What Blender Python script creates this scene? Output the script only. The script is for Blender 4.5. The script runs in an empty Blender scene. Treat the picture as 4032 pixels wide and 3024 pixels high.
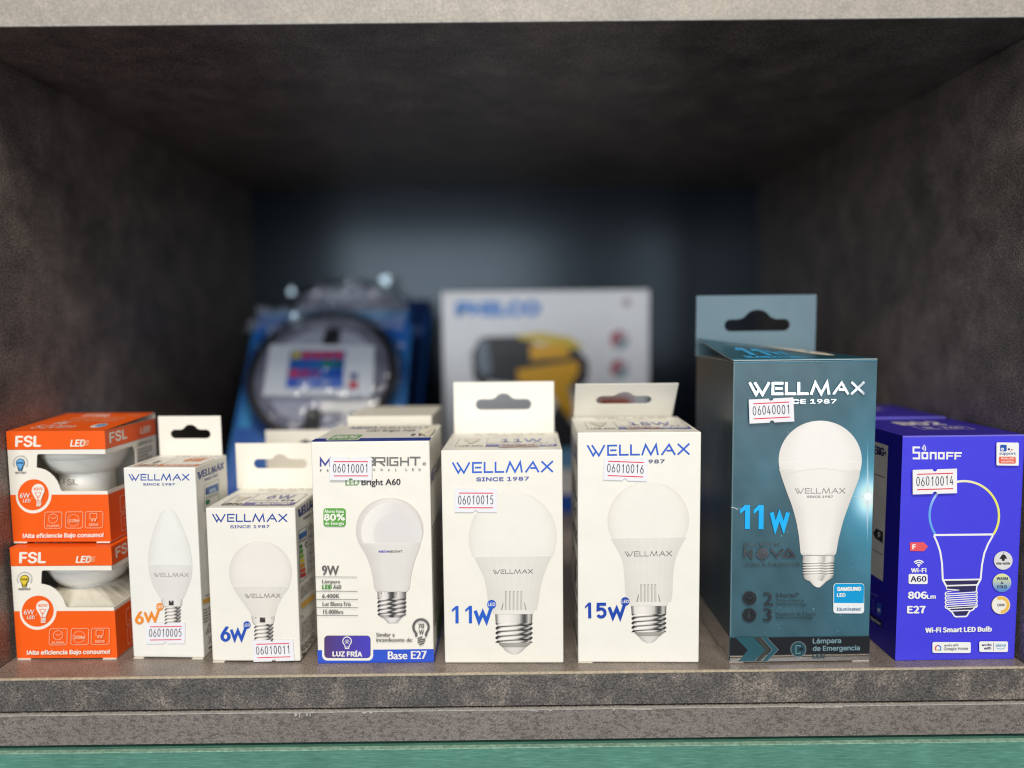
import bpy, bmesh, math, random, os
import numpy as np
from mathutils import Vector, Matrix
from mathutils.geometry import tessellate_polygon

random.seed(7)
S = bpy.context.scene
C = S.collection

# ------------------------------------------------------------------ camera
CAM = Vector((0.00084, -0.38129, 0.18950))
PITCH, YAW, ROLL, FPX = 0.08169, 0.002813, -0.010643, 2842.73       # FPX: focal length for a 4032 px wide frame
def cam_axes():
    cp, sp, cy, sy = math.cos(PITCH), math.sin(PITCH), math.cos(YAW), math.sin(YAW)
    f = Vector((sy * cp, cy * cp, -sp)); r = Vector((cy, -sy, 0)); u = r.cross(f)
    cr, sr = math.cos(ROLL), math.sin(ROLL)
    return r * cr + u * sr, u * cr - r * sr, f
RI, UP, FW = cam_axes()
cd = bpy.data.cameras.new('camera'); cam = bpy.data.objects.new('camera', cd); C.objects.link(cam)
cam.matrix_world = Matrix(((RI.x, UP.x, -FW.x, CAM.x), (RI.y, UP.y, -FW.y, CAM.y), (RI.z, UP.z, -FW.z, CAM.z), (0, 0, 0, 1)))
cd.sensor_width = 36; cd.lens = FPX / 4032 * 36; cd.clip_start = 0.01; cd.clip_end = 50
cd.dof.use_dof = True; cd.dof.focus_distance = 0.399; cd.dof.aperture_fstop = 1.7
S.camera = cam
def proj(P):
    d = Vector(P) - CAM; z = d.dot(FW)
    return (2016 + FPX * d.dot(RI) / z, 1512 - FPX * d.dot(UP) / z)

# ------------------------------------------------------------------ world, lamps, exposure
w = bpy.data.worlds.new('World'); S.world = w; w.use_nodes = True
bg = w.node_tree.nodes['Background']; bg.inputs[0].default_value = (0.55, 0.6, 0.68, 1); bg.inputs[1].default_value = 0.05
def area(name, loc, aim, sx, sy, power, col):
    l = bpy.data.lights.new(name, 'AREA'); l.shape = 'RECTANGLE'; l.size = sx; l.size_y = sy; l.energy = power; l.color = col
    o = bpy.data.objects.new(name, l); C.objects.link(o); o.location = loc
    o.rotation_euler = (Vector(aim) - Vector(loc)).to_track_quat('-Z', 'Y').to_euler(); return o
area('shop_door_light', (-0.38, -2.3, 0.46), (0, 0, 0.15), 1.1, 1.5, 35.5, (0.92, 0.96, 1.0))
area('added_foil_light', (0.95, -2.3, 0.36), (0, 0, 0.15), 0.55, 1.2, 9.5, (0.92, 0.96, 1.0))  # unseen light added so the foil lettering has something bright to reflect
area('ceiling_lamp_light', (0.1, -1.25, 1.62), (0, 0.05, 0.15), 0.9, 0.5, 35.5, (1.0, 0.93, 0.83))
S.view_settings.view_transform = 'Standard'; S.view_settings.look = 'None'
S.view_settings.exposure = 0; S.view_settings.gamma = 1; S.view_settings.use_curve_mapping = False
S.cycles.use_denoising = True; S.cycles.filter_width = 1.15
S.cycles.max_bounces = 8; S.cycles.caustics_reflective = False; S.cycles.caustics_refractive = False

# ------------------------------------------------------------------ helpers
def lin(c):
    return tuple(((x / 255) / 12.92 if x / 255 <= 0.04045 else ((x / 255 + 0.055) / 1.055) ** 2.4) for x in c)
K = 0.86
def ink(c, k=K):
    return tuple(v * k for v in lin(c))

def tag(o, label, cat, group=None, kind=None):
    if label: o['label'] = label
    if cat: o['category'] = cat
    if group: o['group'] = group
    if kind: o['kind'] = kind
    return o
def empty(name, loc, label, cat, group=None):
    o = bpy.data.objects.new(name, None); C.objects.link(o); o.location = loc; o.empty_display_size = 0.01
    return tag(o, label, cat, group)
def base_of(parent):
    v = Vector((0, 0, 0))
    while parent is not None:
        v += Vector(parent.location); parent = parent.parent
    return v
def mesh(name, verts, faces, mat, parent=None, cols=None, smooth=False):
    """verts in world coordinates; cols = one linear colour per vertex"""
    b = base_of(parent)
    me = bpy.data.meshes.new(name)
    me.from_pydata([Vector(v) - b for v in verts], [], faces); me.update()
    if cols is not None:
        a = me.color_attributes.new('Col', 'FLOAT_COLOR', 'POINT')
        a.data.foreach_set('color', [x for c in cols for x in (c[0], c[1], c[2], 1.0)])
    if smooth: me.polygons.foreach_set('use_smooth', [True] * len(me.polygons))
    me.materials.append(mat)
    o = bpy.data.objects.new(name, me); C.objects.link(o)
    if parent is not None: o.parent = parent
    return o
def bevel(o, width, seg=2):
    m = o.modifiers.new('bevel', 'BEVEL'); m.width = width; m.segments = seg; m.limit_method = 'ANGLE'; m.angle_limit = math.radians(40)
    return o
def box(name, lo, hi, mat, parent=None, bev=0.0, col=None):
    x0, y0, z0 = lo; x1, y1, z1 = hi
    v = [(x0, y0, z0), (x1, y0, z0), (x1, y1, z0), (x0, y1, z0), (x0, y0, z1), (x1, y0, z1), (x1, y1, z1), (x0, y1, z1)]
    f = [(0, 3, 2, 1), (4, 5, 6, 7), (0, 1, 5, 4), (1, 2, 6, 5), (2, 3, 7, 6), (3, 0, 4, 7)]
    o = mesh(name, v, f, mat, parent, None if col is None else [col] * 8)
    if bev: bevel(o, bev)
    return o

# ------------------------------------------------------------------ materials
def new_mat(name):
    m = bpy.data.materials.new(name); m.use_nodes = True
    nt = m.node_tree; return m, nt, nt.nodes['Principled BSDF']
def N(nt, t, **kw):
    n = nt.nodes.new(t)
    for k, v in kw.items(): setattr(n, k, v)
    return n
def noise(nt, scale, detail=4, rough=0.55, vec=None):
    n = N(nt, 'ShaderNodeTexNoise'); n.inputs['Scale'].default_value = scale; n.inputs['Detail'].default_value = detail
    n.inputs['Roughness'].default_value = rough
    if vec is not None: nt.links.new(vec, n.inputs['Vector'])
    return n
def ramp(nt, src, stops):
    r = N(nt, 'ShaderNodeValToRGB'); nt.links.new(src, r.inputs[0])
    e = r.color_ramp.elements
    while len(e) < len(stops): e.new(0.5)
    for i, (p, c) in enumerate(stops):
        e[i].position = p; e[i].color = (c[0], c[1], c[2], 1) if not isinstance(c, (int, float)) else (c, c, c, 1)
    return r
def mixc(nt, mode, fac, a, b):
    m = N(nt, 'ShaderNodeMix'); m.data_type = 'RGBA'; m.blend_type = mode
    if isinstance(fac, (int, float)): m.inputs[0].default_value = fac
    else: nt.links.new(fac, m.inputs[0])
    for i, x in ((6, a), (7, b)):
        if isinstance(x, tuple): m.inputs[i].default_value = (*x, 1)
        else: nt.links.new(x, m.inputs[i])
    return m.outputs[2]
def bump(nt, p, height, strength, dist):
    b = N(nt, 'ShaderNodeBump'); b.inputs['Strength'].default_value = strength; b.inputs['Distance'].default_value = dist
    nt.links.new(height, b.inputs['Height']); nt.links.new(b.outputs[0], p.inputs['Normal']); return b

def print_material(name, rough, spec, metal=0.0, wav=0.35):
    m, nt, p = new_mat(name)
    a = N(nt, 'ShaderNodeVertexColor'); a.layer_name = 'Col'
    tc = N(nt, 'ShaderNodeTexCoord')
    n1 = noise(nt, 60, 3, 0.6, tc.outputs['Object'])
    r = ramp(nt, n1.outputs[0], [(0.3, 0.965), (0.7, 1.0)])
    nt.links.new(mixc(nt, 'MULTIPLY', 1.0, a.outputs[0], r.outputs[0]), p.inputs['Base Color'])
    p.inputs['Roughness'].default_value = rough; p.inputs['Specular IOR Level'].default_value = spec; p.inputs['Metallic'].default_value = metal
    n2 = noise(nt, 45, 2, 0.5, tc.outputs['Object']); n3 = noise(nt, 2500, 2, 0.5, tc.outputs['Object'])
    ad = N(nt, 'ShaderNodeMath', operation='MULTIPLY_ADD'); nt.links.new(n3.outputs[0], ad.inputs[0]); ad.inputs[1].default_value = 0.02
    nt.links.new(n2.outputs[0], ad.inputs[2])
    bump(nt, p, ad.outputs[0], wav, 0.0012)
    return m
CARD = print_material('printed_card', 0.42, 0.35)
GLOSSCARD = print_material('gloss_printed_card', 0.30, 0.5)
LABEL = print_material('label_paper', 0.6, 0.25, 0, 0.25)
FOIL = print_material('silver_foil', 0.2, 0.5, 1.0, 0.3)
FOILBAND = print_material('mirror_foil', 0.08, 0.5, 1.0, 0.05)

def laminate(name, dark, mid, tan, blotch_scale, lo, hi, speck=0.0, rough=0.40, grain=0.30, relief=0.35):
    """dark stone-and-leather look melamine: blotches, fine grain, shallow grain relief"""
    m, nt, p = new_mat(name)
    tc = N(nt, 'ShaderNodeTexCoord'); v = tc.outputs['Object']
    big = noise(nt, blotch_scale, 10, 0.74, v)
    fine = noise(nt, 800, 3, 0.65, v)
    mx = N(nt, 'ShaderNodeMath', operation='MULTIPLY_ADD'); nt.links.new(fine.outputs[0], mx.inputs[0]); mx.inputs[1].default_value = 0.42
    nt.links.new(big.outputs[0], mx.inputs[2])
    r = ramp(nt, mx.outputs[0], [(lo, dark), ((lo + hi) / 2, mid), (hi, tan)])
    mott = noise(nt, 1150, 3, 0.6, v)
    r2 = ramp(nt, mott.outputs[0], [(0.38, 1 - grain), (0.5, 0.98), (0.63, 1 + grain)])
    col = mixc(nt, 'MULTIPLY', 1.0, r.outputs[0], r2.outputs[0])
    if speck:
        mp = N(nt, 'ShaderNodeMapping'); mp.inputs['Scale'].default_value = (0.6, 1, 1); nt.links.new(v, mp.inputs[0])
        vo = noise(nt, 620, 4, 0.7, mp.outputs[0])
        r3 = ramp(nt, vo.outputs[0], [(0.40, speck), (0.52, 1.0)])
        col = mixc(nt, 'MULTIPLY', 1.0, col, r3.outputs[0])
    nt.links.new(col, p.inputs['Base Color'])
    p.inputs['Roughness'].default_value = rough; p.inputs['Specular IOR Level'].default_value = 0.55
    g = noise(nt, 900, 3, 0.55, v)
    bump(nt, p, g.outputs[0], relief, 0.0006)
    return m
SHELF = laminate('dark_laminate', (0.078, 0.066, 0.060), (0.170, 0.141, 0.127), (0.30, 0.246, 0.217), 36, 0.52, 0.96, grain=0.66)
FLOORLIT = laminate('lightened_floor_laminate', (0.120, 0.099, 0.085), (0.21, 0.172, 0.146), (0.32, 0.26, 0.215), 22, 0.52, 0.92, rough=0.36, grain=0.40, relief=0.22)  # same laminate as the walls, lightened to paint the light on the floor
EDGE1 = laminate('front_edge_laminate', (0.060, 0.057, 0.055), (0.105, 0.094, 0.085), (0.245, 0.205, 0.172), 40, 0.56, 0.90, rough=0.5, grain=0.48, relief=0.6)
EDGE2 = laminate('lower_edge_laminate', (0.155, 0.133, 0.120), (0.19, 0.163, 0.148), (0.225, 0.194, 0.175), 14, 0.45, 0.90, speck=0.55, rough=0.5, grain=0.28)
EDGELIT = laminate('lit_top_edge_laminate', (0.25, 0.228, 0.20), (0.32, 0.284, 0.245), (0.40, 0.35, 0.295), 26, 0.50, 0.94, rough=0.5, grain=0.18, relief=0.3)  # edge laminate lightened, with the light on the top edge in its colour
def satin_back():
    m, nt, p = new_mat('satin_blue_grey_panel'); tc = N(nt, 'ShaderNodeTexCoord')
    n1 = noise(nt, 9, 5, 0.6, tc.outputs['Object']); r = ramp(nt, n1.outputs[0], [(0.3, (0.008, 0.011, 0.016)), (0.7, (0.014, 0.019, 0.026))])
    nt.links.new(r.outputs[0], p.inputs['Base Color']); p.inputs['Roughness'].default_value = 0.21; p.inputs['Specular IOR Level'].default_value = 0.34; p.inputs['Specular Tint'].default_value = (0.70, 0.86, 1, 1)
    return m
BACK = satin_back()

def flat_mat(name, col, rough=0.5, spec=0.4, nscale=300, var=0.12, bmp=0.1, metal=0):
    m, nt, p = new_mat(name)
    tc = N(nt, 'ShaderNodeTexCoord'); n1 = noise(nt, nscale, 4, 0.6, tc.outputs['Object'])
    r = ramp(nt, n1.outputs[0], [(0.3, tuple(c * (1 - var) for c in col)), (0.7, tuple(c * (1 + var) for c in col))])
    nt.links.new(r.outputs[0], p.inputs['Base Color']); p.inputs['Roughness'].default_value = rough
    p.inputs['Specular IOR Level'].default_value = spec; p.inputs['Metallic'].default_value = metal
    bump(nt, p, n1.outputs[0], bmp, 0.0005); return m
TAN = flat_mat('tan_edge_band', (0.42, 0.35, 0.255), 0.5, 0.3, 500, 0.25)
GREYEDGE = flat_mat('grey_edge_band', (0.36, 0.345, 0.315), 0.5, 0.3, 500, 0.25)
PALEGREEN = flat_mat('worn_green_edge', (0.24, 0.39, 0.30), 0.6, 0.3, 350, 0.35)
GAPSHADE = flat_mat('gap_shade_black', (0.012, 0.012, 0.013), 0.9, 0.1)
WHITEPLASTIC = flat_mat('white_plastic', (0.94, 0.915, 0.85), 0.32, 0.5, 30, 0.02, 0.02)
BLACKPLASTIC = flat_mat('black_plastic', (0.018, 0.018, 0.021), 0.4, 0.5, 200, 0.2)
CREAMCARD = flat_mat('plain_cream_card', (0.66, 0.61, 0.50), 0.7, 0.2, 200, 0.05)

def green_mat():
    m, nt, p = new_mat('brushed_green_laminate')
    tc = N(nt, 'ShaderNodeTexCoord'); mp = N(nt, 'ShaderNodeMapping'); mp.inputs['Scale'].default_value = (0.07, 1, 1)
    nt.links.new(tc.outputs['Object'], mp.inputs[0])
    n1 = noise(nt, 1300, 4, 0.65, mp.outputs[0]); n2 = noise(nt, 40, 4, 0.6, tc.outputs['Object'])
    r = ramp(nt, n1.outputs[0], [(0.3, (0.060, 0.175, 0.130)), (0.55, (0.094, 0.245, 0.186)), (0.75, (0.16, 0.33, 0.26))])
    r2 = ramp(nt, n2.outputs[0], [(0.3, 0.85), (0.7, 1.1)])
    nt.links.new(mixc(nt, 'MULTIPLY', 1.0, r.outputs[0], r2.outputs[0]), p.inputs['Base Color'])
    p.inputs['Roughness'].default_value = 0.42; p.inputs['Specular IOR Level'].default_value = 0.4
    bump(nt, p, n1.outputs[0], 0.25, 0.0004); return m
GREEN = green_mat()

def clear_mat(name, gloss, rough, tint=(1, 1, 1), wav=0.0):
    m = bpy.data.materials.new(name); m.use_nodes = True; nt = m.node_tree; nt.nodes.clear()
    out = N(nt, 'ShaderNodeOutputMaterial'); mx = N(nt, 'ShaderNodeMixShader'); tr = N(nt, 'ShaderNodeBsdfTransparent'); gl = N(nt, 'ShaderNodeBsdfGlossy')
    lw = N(nt, 'ShaderNodeLayerWeight'); lw.inputs[0].default_value = 0.35
    mu = N(nt, 'ShaderNodeMath', operation='MULTIPLY_ADD'); nt.links.new(lw.outputs[0], mu.inputs[0]); mu.inputs[1].default_value = gloss; mu.inputs[2].default_value = gloss * 0.25
    tr.inputs[0].default_value = (*tint, 1); gl.inputs['Roughness'].default_value = rough
    if wav:
        tc = N(nt, 'ShaderNodeTexCoord'); n1 = noise(nt, 40, 3, 0.6, tc.outputs['Object'])
        b = N(nt, 'ShaderNodeBump'); b.inputs['Strength'].default_value = wav; b.inputs['Distance'].default_value = 0.01
        nt.links.new(n1.outputs[0], b.inputs['Height']); nt.links.new(b.outputs[0], gl.inputs['Normal'])
    nt.links.new(mu.outputs[0], mx.inputs[0]); nt.links.new(tr.outputs[0], mx.inputs[1]); nt.links.new(gl.outputs[0], mx.inputs[2]); nt.links.new(mx.outputs[0], out.inputs[0])
    return m
FILM = clear_mat('clear_window_film', 0.14, 0.06, (1, 1, 1), 0.08)
BLISTER = clear_mat('clear_blister_plastic', 0.40, 0.16, (0.93, 0.94, 0.97), 0.5)
def wrap_mat():
    m = bpy.data.materials.new('crumpled_clear_wrap'); m.use_nodes = True; p = m.node_tree.nodes['Principled BSDF']
    p.inputs['Base Color'].default_value = (0.55, 0.60, 0.72, 1); p.inputs['Roughness'].default_value = 0.16; p.inputs['Specular IOR Level'].default_value = 1.0
    p.inputs['Coat Weight'].default_value = 1.0; p.inputs['Alpha'].default_value = 0.24; return m
WRAP = wrap_mat()
GLINT = flat_mat('mirror_glint', (0.17, 0.215, 0.24), 0.18, 0.9, 60, 0.05, 0.02, 0.95)  # metal of the added discs that stand in for highlights on the plastic
REEL = flat_mat('grey_reel_plastic', (0.44, 0.45, 0.54), 0.4, 0.4, 40, 0.08, 0.05)
def milky():
    m = bpy.data.materials.new('milky_clear_plastic'); m.use_nodes = True; nt = m.node_tree; p = nt.nodes['Principled BSDF']
    tc = N(nt, 'ShaderNodeTexCoord'); n1 = noise(nt, 38, 3, 0.6, tc.outputs['Object'])
    r = ramp(nt, n1.outputs[0], [(0.35, (0.34, 0.36, 0.47)), (0.65, (0.74, 0.78, 0.88))]); nt.links.new(r.outputs[0], p.inputs['Base Color'])
    p.inputs['Roughness'].default_value = 0.14; p.inputs['Specular IOR Level'].default_value = 1.0; p.inputs['Coat Weight'].default_value = 1.0; p.inputs['Alpha'].default_value = 0.85
    bump(nt, p, n1.outputs[0], 0.6, 0.01); return m
MILKY = milky()

# ------------------------------------------------------------------ lettering
FONTDIR = bpy.utils.system_resource('DATAFILES')
def get_font(fn):
    try: return bpy.data.fonts.load(os.path.join(FONTDIR, 'fonts', fn))
    except Exception: return None
FONTS = {'H': None, 'I': get_font('Inter.woff2'), 'N': get_font('Noto Sans CJK Regular.woff2')}   # H = built-in
_glyphs = {}
def glyphs(body, font, res=3):
    key = (body, font)
    if key not in _glyphs:
        cu = bpy.data.curves.new('t', 'FONT'); cu.body = body; cu.resolution_u = res
        if FONTS.get(font): cu.font = FONTS[font]
        ob = bpy.data.objects.new('t', cu); C.objects.link(ob)
        me = bpy.data.meshes.new_from_object(ob)
        V = [(v.co.x, v.co.y) for v in me.vertices]; F = [tuple(p.vertices) for p in me.polygons]
        bpy.data.objects.remove(ob); bpy.data.meshes.remove(me); bpy.data.curves.remove(cu)
        _glyphs[key] = (V, F)
    return _glyphs[key]
_caps = {}
def cap(font):
    if font not in _caps: _caps[font] = max(v[1] for v in glyphs('H', font)[0])
    return _caps[font]

def homography(q):
    """q = TL, TR, BR, BL picture points of a face -> (u, v), u to the right, v up, both 0..1"""
    d = [(0, 1), (1, 1), (1, 0), (0, 0)]; A = []; B = []
    for (x, y), (u, v) in zip(q, d):
        A.append([x, y, 1, 0, 0, 0, -u * x, -u * y]); B.append(u)
        A.append([0, 0, 0, x, y, 1, -v * x, -v * y]); B.append(v)
    h = np.linalg.solve(np.array(A, float), np.array(B, float))
    def f(x, y):
        k = h[6] * x + h[7] * y + 1
        return (h[0] * x + h[1] * y + h[2]) / k, (h[3] * x + h[4] * y + h[5]) / k
    return f
UNIT = [(0, 1), (1, 1), (1, 0), (0, 0)]

class Face:
    """a flat printed face: origin at its lower left, U to the right, V up (vectors of full size)"""
    def __init__(s, O, U, V):
        s.O, s.U, s.V = Vector(O), Vector(U), Vector(V); s.Nn = s.U.cross(s.V).normalized(); s.lift = 6e-5
    def at(s, u, v, lift=0.0): return s.O + s.U * u + s.V * v + s.Nn * lift
    def quad(s, crop=None):
        q = [proj(s.at(u, v)) for u, v in UNIT]
        return q if crop is None else [((x - crop[0]) * crop[2], (y - crop[1]) * crop[2]) for x, y in q]

class Art:
    """flat print on a face; every shape lies a hair above the one before"""
    def __init__(s, face, quad=None, crop=None):
        s.ys = 1 if quad is UNIT else -1; s.f = face; s.m = homography(quad if quad is not None else face.quad(crop)); s.v = []; s.fc = []; s.c = []
    def up(s, k=1): s.f.lift += 8e-6 * k
    def put(s, pts, faces, col):
        n = len(s.v)
        for i, p in enumerate(pts):
            u, v = s.m(*p); s.v.append(s.f.at(u, v, s.f.lift)); s.c.append(col[i] if isinstance(col, list) else col)
        s.fc += [tuple(n + i for i in f) for f in faces]; s.up()
    def poly(s, pts, col):
        tris = tessellate_polygon([[Vector((x, y, 0)) for x, y in pts]])
        s.put(pts, tris, col)
    def rect(s, x0, y0, x1, y1, col): s.put([(x0, y0), (x1, y0), (x1, y1), (x0, y1)], [(0, 1, 2, 3)], col)
    def disc(s, cx, cy, r, col, ry=None, n=28):
        ry = r if ry is None else ry
        s.put([(cx + r * math.cos(6.2832 * i / n), cy + ry * math.sin(6.2832 * i / n)) for i in range(n)], [tuple(range(n))], col)
    def rr(x0, y0, x1, y1, r, n=5):
        P = []
        for cx, cy, a in ((x1 - r, y0 + r, -90), (x1 - r, y1 - r, 0), (x0 + r, y1 - r, 90), (x0 + r, y0 + r, 180)):
            for i in range(n + 1):
                t = math.radians(a + 90 * i / n); P.append((cx + r * math.cos(t), cy + r * math.sin(t)))
        return P
    def rrect(s, x0, y0, x1, y1, r, col): P = Art.rr(x0, y0, x1, y1, r); s.put(P, [tuple(range(len(P)))], col)
    def frame(s, x0, y0, x1, y1, r, wd, col): s.line(Art.rr(x0, y0, x1, y1, r), wd, col, True)
    def line(s, pts, wd, col, closed=False):
        P = [np.array(p, float) for p in pts]; n = len(P); L = []; R = []
        for i in range(n):
            a = P[i - 1] if (i > 0 or closed) else None; b = P[(i + 1) % n] if (i < n - 1 or closed) else None
            d1 = None if a is None else (P[i] - a) / (np.linalg.norm(P[i] - a) + 1e-9)
            d2 = None if b is None else (b - P[i]) / (np.linalg.norm(b - P[i]) + 1e-9)
            if d1 is None: d1 = d2
            if d2 is None: d2 = d1
            n1 = np.array((-d1[1], d1[0])); n2 = np.array((-d2[1], d2[0])); mm = n1 + n2; k = np.dot(mm, mm)
            mm = n1 if k < 0.15 else mm * (2 / k)
            L.append(tuple(P[i] + mm * wd / 2)); R.append(tuple(P[i] - mm * wd / 2))
        f = [(i, (i + 1) % n, n + (i + 1) % n, n + i) for i in range(n if closed else n - 1)]
        cc = col if not isinstance(col, list) else col + col
        s.put(L + R, f, cc)
    def arc(s, cx, cy, r, a0, a1, wd, col, n=24, ry=None):
        ry = r if ry is None else ry
        pts = [(cx + r * math.cos(math.radians(a0 + (a1 - a0) * i / n)), cy + ry * math.sin(math.radians(a0 + (a1 - a0) * i / n))) for i in range(n + 1)]
        s.line(pts, wd, col)
    def text(s, body, x0, y0, x1, y1, h, col, font='H', bold=0.0, slant=0.0):
        """baseline from (x0, y0) to (x1, y1), capitals h high; bold = stroke thickening in picture px"""
        V, F = glyphs(body, font); xs = [v[0] for v in V]; a, b = min(xs), max(xs); k = cap(font)
        sh = [(0, 0)] if not bold else ([(-bold * .3, 0), (bold * .3, 0)] if font == 'H' else [(-bold / 2, 0), (bold / 2, 0), (0, -bold / 3), (0, bold / 3)])
        for dx, dy in sh:
            s.put([(x0 + (X - a) / (b - a) * (x1 - x0) + dx + slant * Y / k * h, y0 + (X - a) / (b - a) * (y1 - y0) + s.ys * Y / k * h + dy) for X, Y in V], F, col)
    def micro(s, x0, y0, x1, y1, wd, col, seed=0, word=None):
        """a line of print too small to read: dashes of word length"""
        rnd = random.Random(seed + int(x0 * 7 + y0 * 13)); L = math.hypot(x1 - x0, y1 - y0); t = 0; word = word or wd * 5
        P = []; F = []
        while t < L:
            e = min(L, t + word * rnd.uniform(0.4, 1.5))
            for q in (t, e):
                cx, cy = x0 + (x1 - x0) * q / L, y0 + (y1 - y0) * q / L
                P += [(cx, cy - wd / 2), (cx, cy + wd / 2)]
            n = len(P) - 4; F.append((n, n + 2, n + 3, n + 1)); t = e + wd * 1.0
        s.put(P, F, col)
    def grid(s, rows, colf, ns=20, sub=5):
        """rows = (y, xleft, xright); smooth outline, colour from colf(s -1..1, t 0..1)"""
        ys = []; 
        for i in range(len(rows) - 1):
            p0 = rows[max(i - 1, 0)]; p1 = rows[i]; p2 = rows[i + 1]; p3 = rows[min(i + 2, len(rows) - 1)]
            for j in range(sub + (1 if i == len(rows) - 2 else 0)):
                t = j / sub
                ys.append([0.5 * (2 * p1[k] + (p2[k] - p0[k]) * t + (2 * p0[k] - 5 * p1[k] + 4 * p2[k] - p3[k]) * t * t + (3 * p1[k] - p0[k] - 3 * p2[k] + p3[k]) * t ** 3) for k in range(3)])
        P = []; cc = []; F = []; y0, y1 = rows[0][0], rows[-1][0]
        for y, a, b in ys:
            for j in range(ns + 1):
                P.append((a + (b - a) * j / ns, y)); cc.append(colf(2 * j / ns - 1, (y - y0) / (y1 - y0)))
        for i in range(len(ys) - 1):
            for j in range(ns):
                k = i * (ns + 1) + j; F.append((k, k + 1, k + ns + 2, k + ns + 1))
        s.put(P, F, cc)
    def build(s, name, parent, mat=None, label=None):
        if not s.v: return None
        o = mesh(name, s.v, s.fc, mat or CARD, parent, s.c)
        if label: o['label'] = label
        return o
    def fresh(s): s.v, s.fc, s.c = [], [], []; s.up(3); return s

# the wide brand lettering, stroke by stroke (x 0..1097, y 0..122)
LOGO = [[(15, 2), (76, 116), (104, 70)], [(62, 2), (136, 116), (197, 2)], [(330, 10), (233, 10), (233, 111), (330, 111)], [(255, 61), (322, 61)],
        [(358, 0), (358, 111), (450, 111)], [(475, 0), (475, 111), (568, 111)], [(590, 120), (629, 8), (684, 112), (738, 8), (758, 120)],
        [(796, 120), (875, 8), (938, 120)], [(848, 73), (912, 73)], [(966, 2), (1088, 118)], [(1088, 0), (964, 118)]]
def logo(a, x0, y0, x1, y1, h, col, wd=None, slant=0.0):
    """(x0, y0)-(x1, y1): bottom left to bottom right"""
    wd = wd or h * 0.16
    for st in LOGO:
        a.line([(x0 + (x1 - x0) * X / 1097 + slant * (1 - Y / 122) * h, y0 + (y1 - y0) * X / 1097 + a.ys * (1 - Y / 122) * h) for X, Y in st], wd, col)

# ------------------------------------------------------------------ price label
def el(cx, cy, rx, ry, a0=0, a1=360, n=20):
    return [(cx + rx * math.cos(math.radians(a0 + (a1 - a0) * i / n)), cy + ry * math.sin(math.radians(a0 + (a1 - a0) * i / n))) for i in range(n + 1)]
DIG = {'0': [(el(.5, .5, .36, .48)[:-1], True)], '1': [([(.3, .22), (.58, .02), (.58, 1)], False)],
       '6': [(el(.5, .70, .36, .28)[:-1], True), ([(.62, .02), (.32, .40), (.16, .66)], False)],
       '5': [([(.82, .03), (.28, .03), (.22, .44)] + el(.46, .68, .36, .30, -110, 140), False)],
       '4': [([(.52, .02), (.12, .74), (.9, .74)], False), ([(.66, .42), (.66, 1)], False)]}
def price_label(face, quad, parent, P, num, sheet_col=(236, 235, 240)):  # label sheet colour, duller on the carton tops
    """P = TL, TR, BL of the label in the picture coordinates of quad"""
    face.lift += 1.2e-4
    TL, TR, BL = [np.array(p, float) for p in P]; ex, ey = TR - TL, BL - TL
    mp = lambda X, Y: tuple(TL + ex * X + ey * Y)
    a = Art(face, quad); r = 0.05; ar = np.linalg.norm(ex) / np.linalg.norm(ey)
    out = [(0, 0)] + [(0.5 - r * math.cos(t), r * ar * math.sin(t)) for t in np.linspace(0, math.pi, 9)] + [(1, 0), (1, 1)] + \
          [(0.5 + r * math.cos(t), 1 - r * ar * math.sin(t)) for t in np.linspace(0, math.pi, 9)] + [(0, 1)]
    a.poly([mp(*p) for p in out], ink(sheet_col, .92))
    o = a.build('price_label', parent, LABEL)
    a.fresh(); t = 0.043 * np.linalg.norm(ey)
    for Y in (.185, .81): a.line([mp(.10, Y), mp(.91, Y)], t, ink((230, 44, 70)))
    a.build('red_rule', o, LABEL)
    a.fresh(); n = len(num); w0, w1 = .075, .94; st = 0.0165 * np.linalg.norm(ex)
    rnd = random.Random(num)
    for i, ch in enumerate(num):
        X = w0 + (w1 - w0) * i / n; cw = (w1 - w0) / n * .82; dy = rnd.uniform(-.012, .012)
        for pts, cl in DIG[ch]:
            a.line([mp(X + cw * p[0], .29 + dy + .37 * p[1]) for p in pts], st, ink((62, 62, 68)), cl)
    a.build('printed_number', o, LABEL)

# ------------------------------------------------------------------ plates with holes, cartons, hang tabs
def plate(name, outer, holes, to3, thick, mat, parent, col, edgecol=None):
    """a sheet cut to outline, with holes; to3(x, y) -> (world point, normal)"""
    loops = [outer] + holes; flat = [p for l in loops for p in l]
    tris = tessellate_polygon([[Vector((x, y, 0)) for x, y in l] for l in loops])
    V = []; F = []; cc = []; n = len(flat)
    for k in (0, 1):
        for x, y in flat:
            p, nn = to3(x, y); V.append(p - nn * thick * k); cc.append(col)
    p0, nn = to3(*flat[0])
    for t in tris:
        a, b, c = (V[i] for i in t)
        t = tuple(t) if (b - a).cross(c - a).dot(nn) > 0 else tuple(reversed(t))
        F.append(t); F.append(tuple(i + n for i in reversed(t)))
    s0 = 0
    for l in loops:
        m = len(l); b0 = len(V)
        for k in (0, 1):
            for x, y in l:
                p, nn = to3(x, y); V.append(p - nn * thick * k); cc.append(edgecol or col)
        for i in range(m): F.append((b0 + i, b0 + (i + 1) % m, b0 + m + (i + 1) % m, b0 + m + i))
        s0 += m
    o = mesh(name, V, F, mat, parent, cc)
    return o
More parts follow.
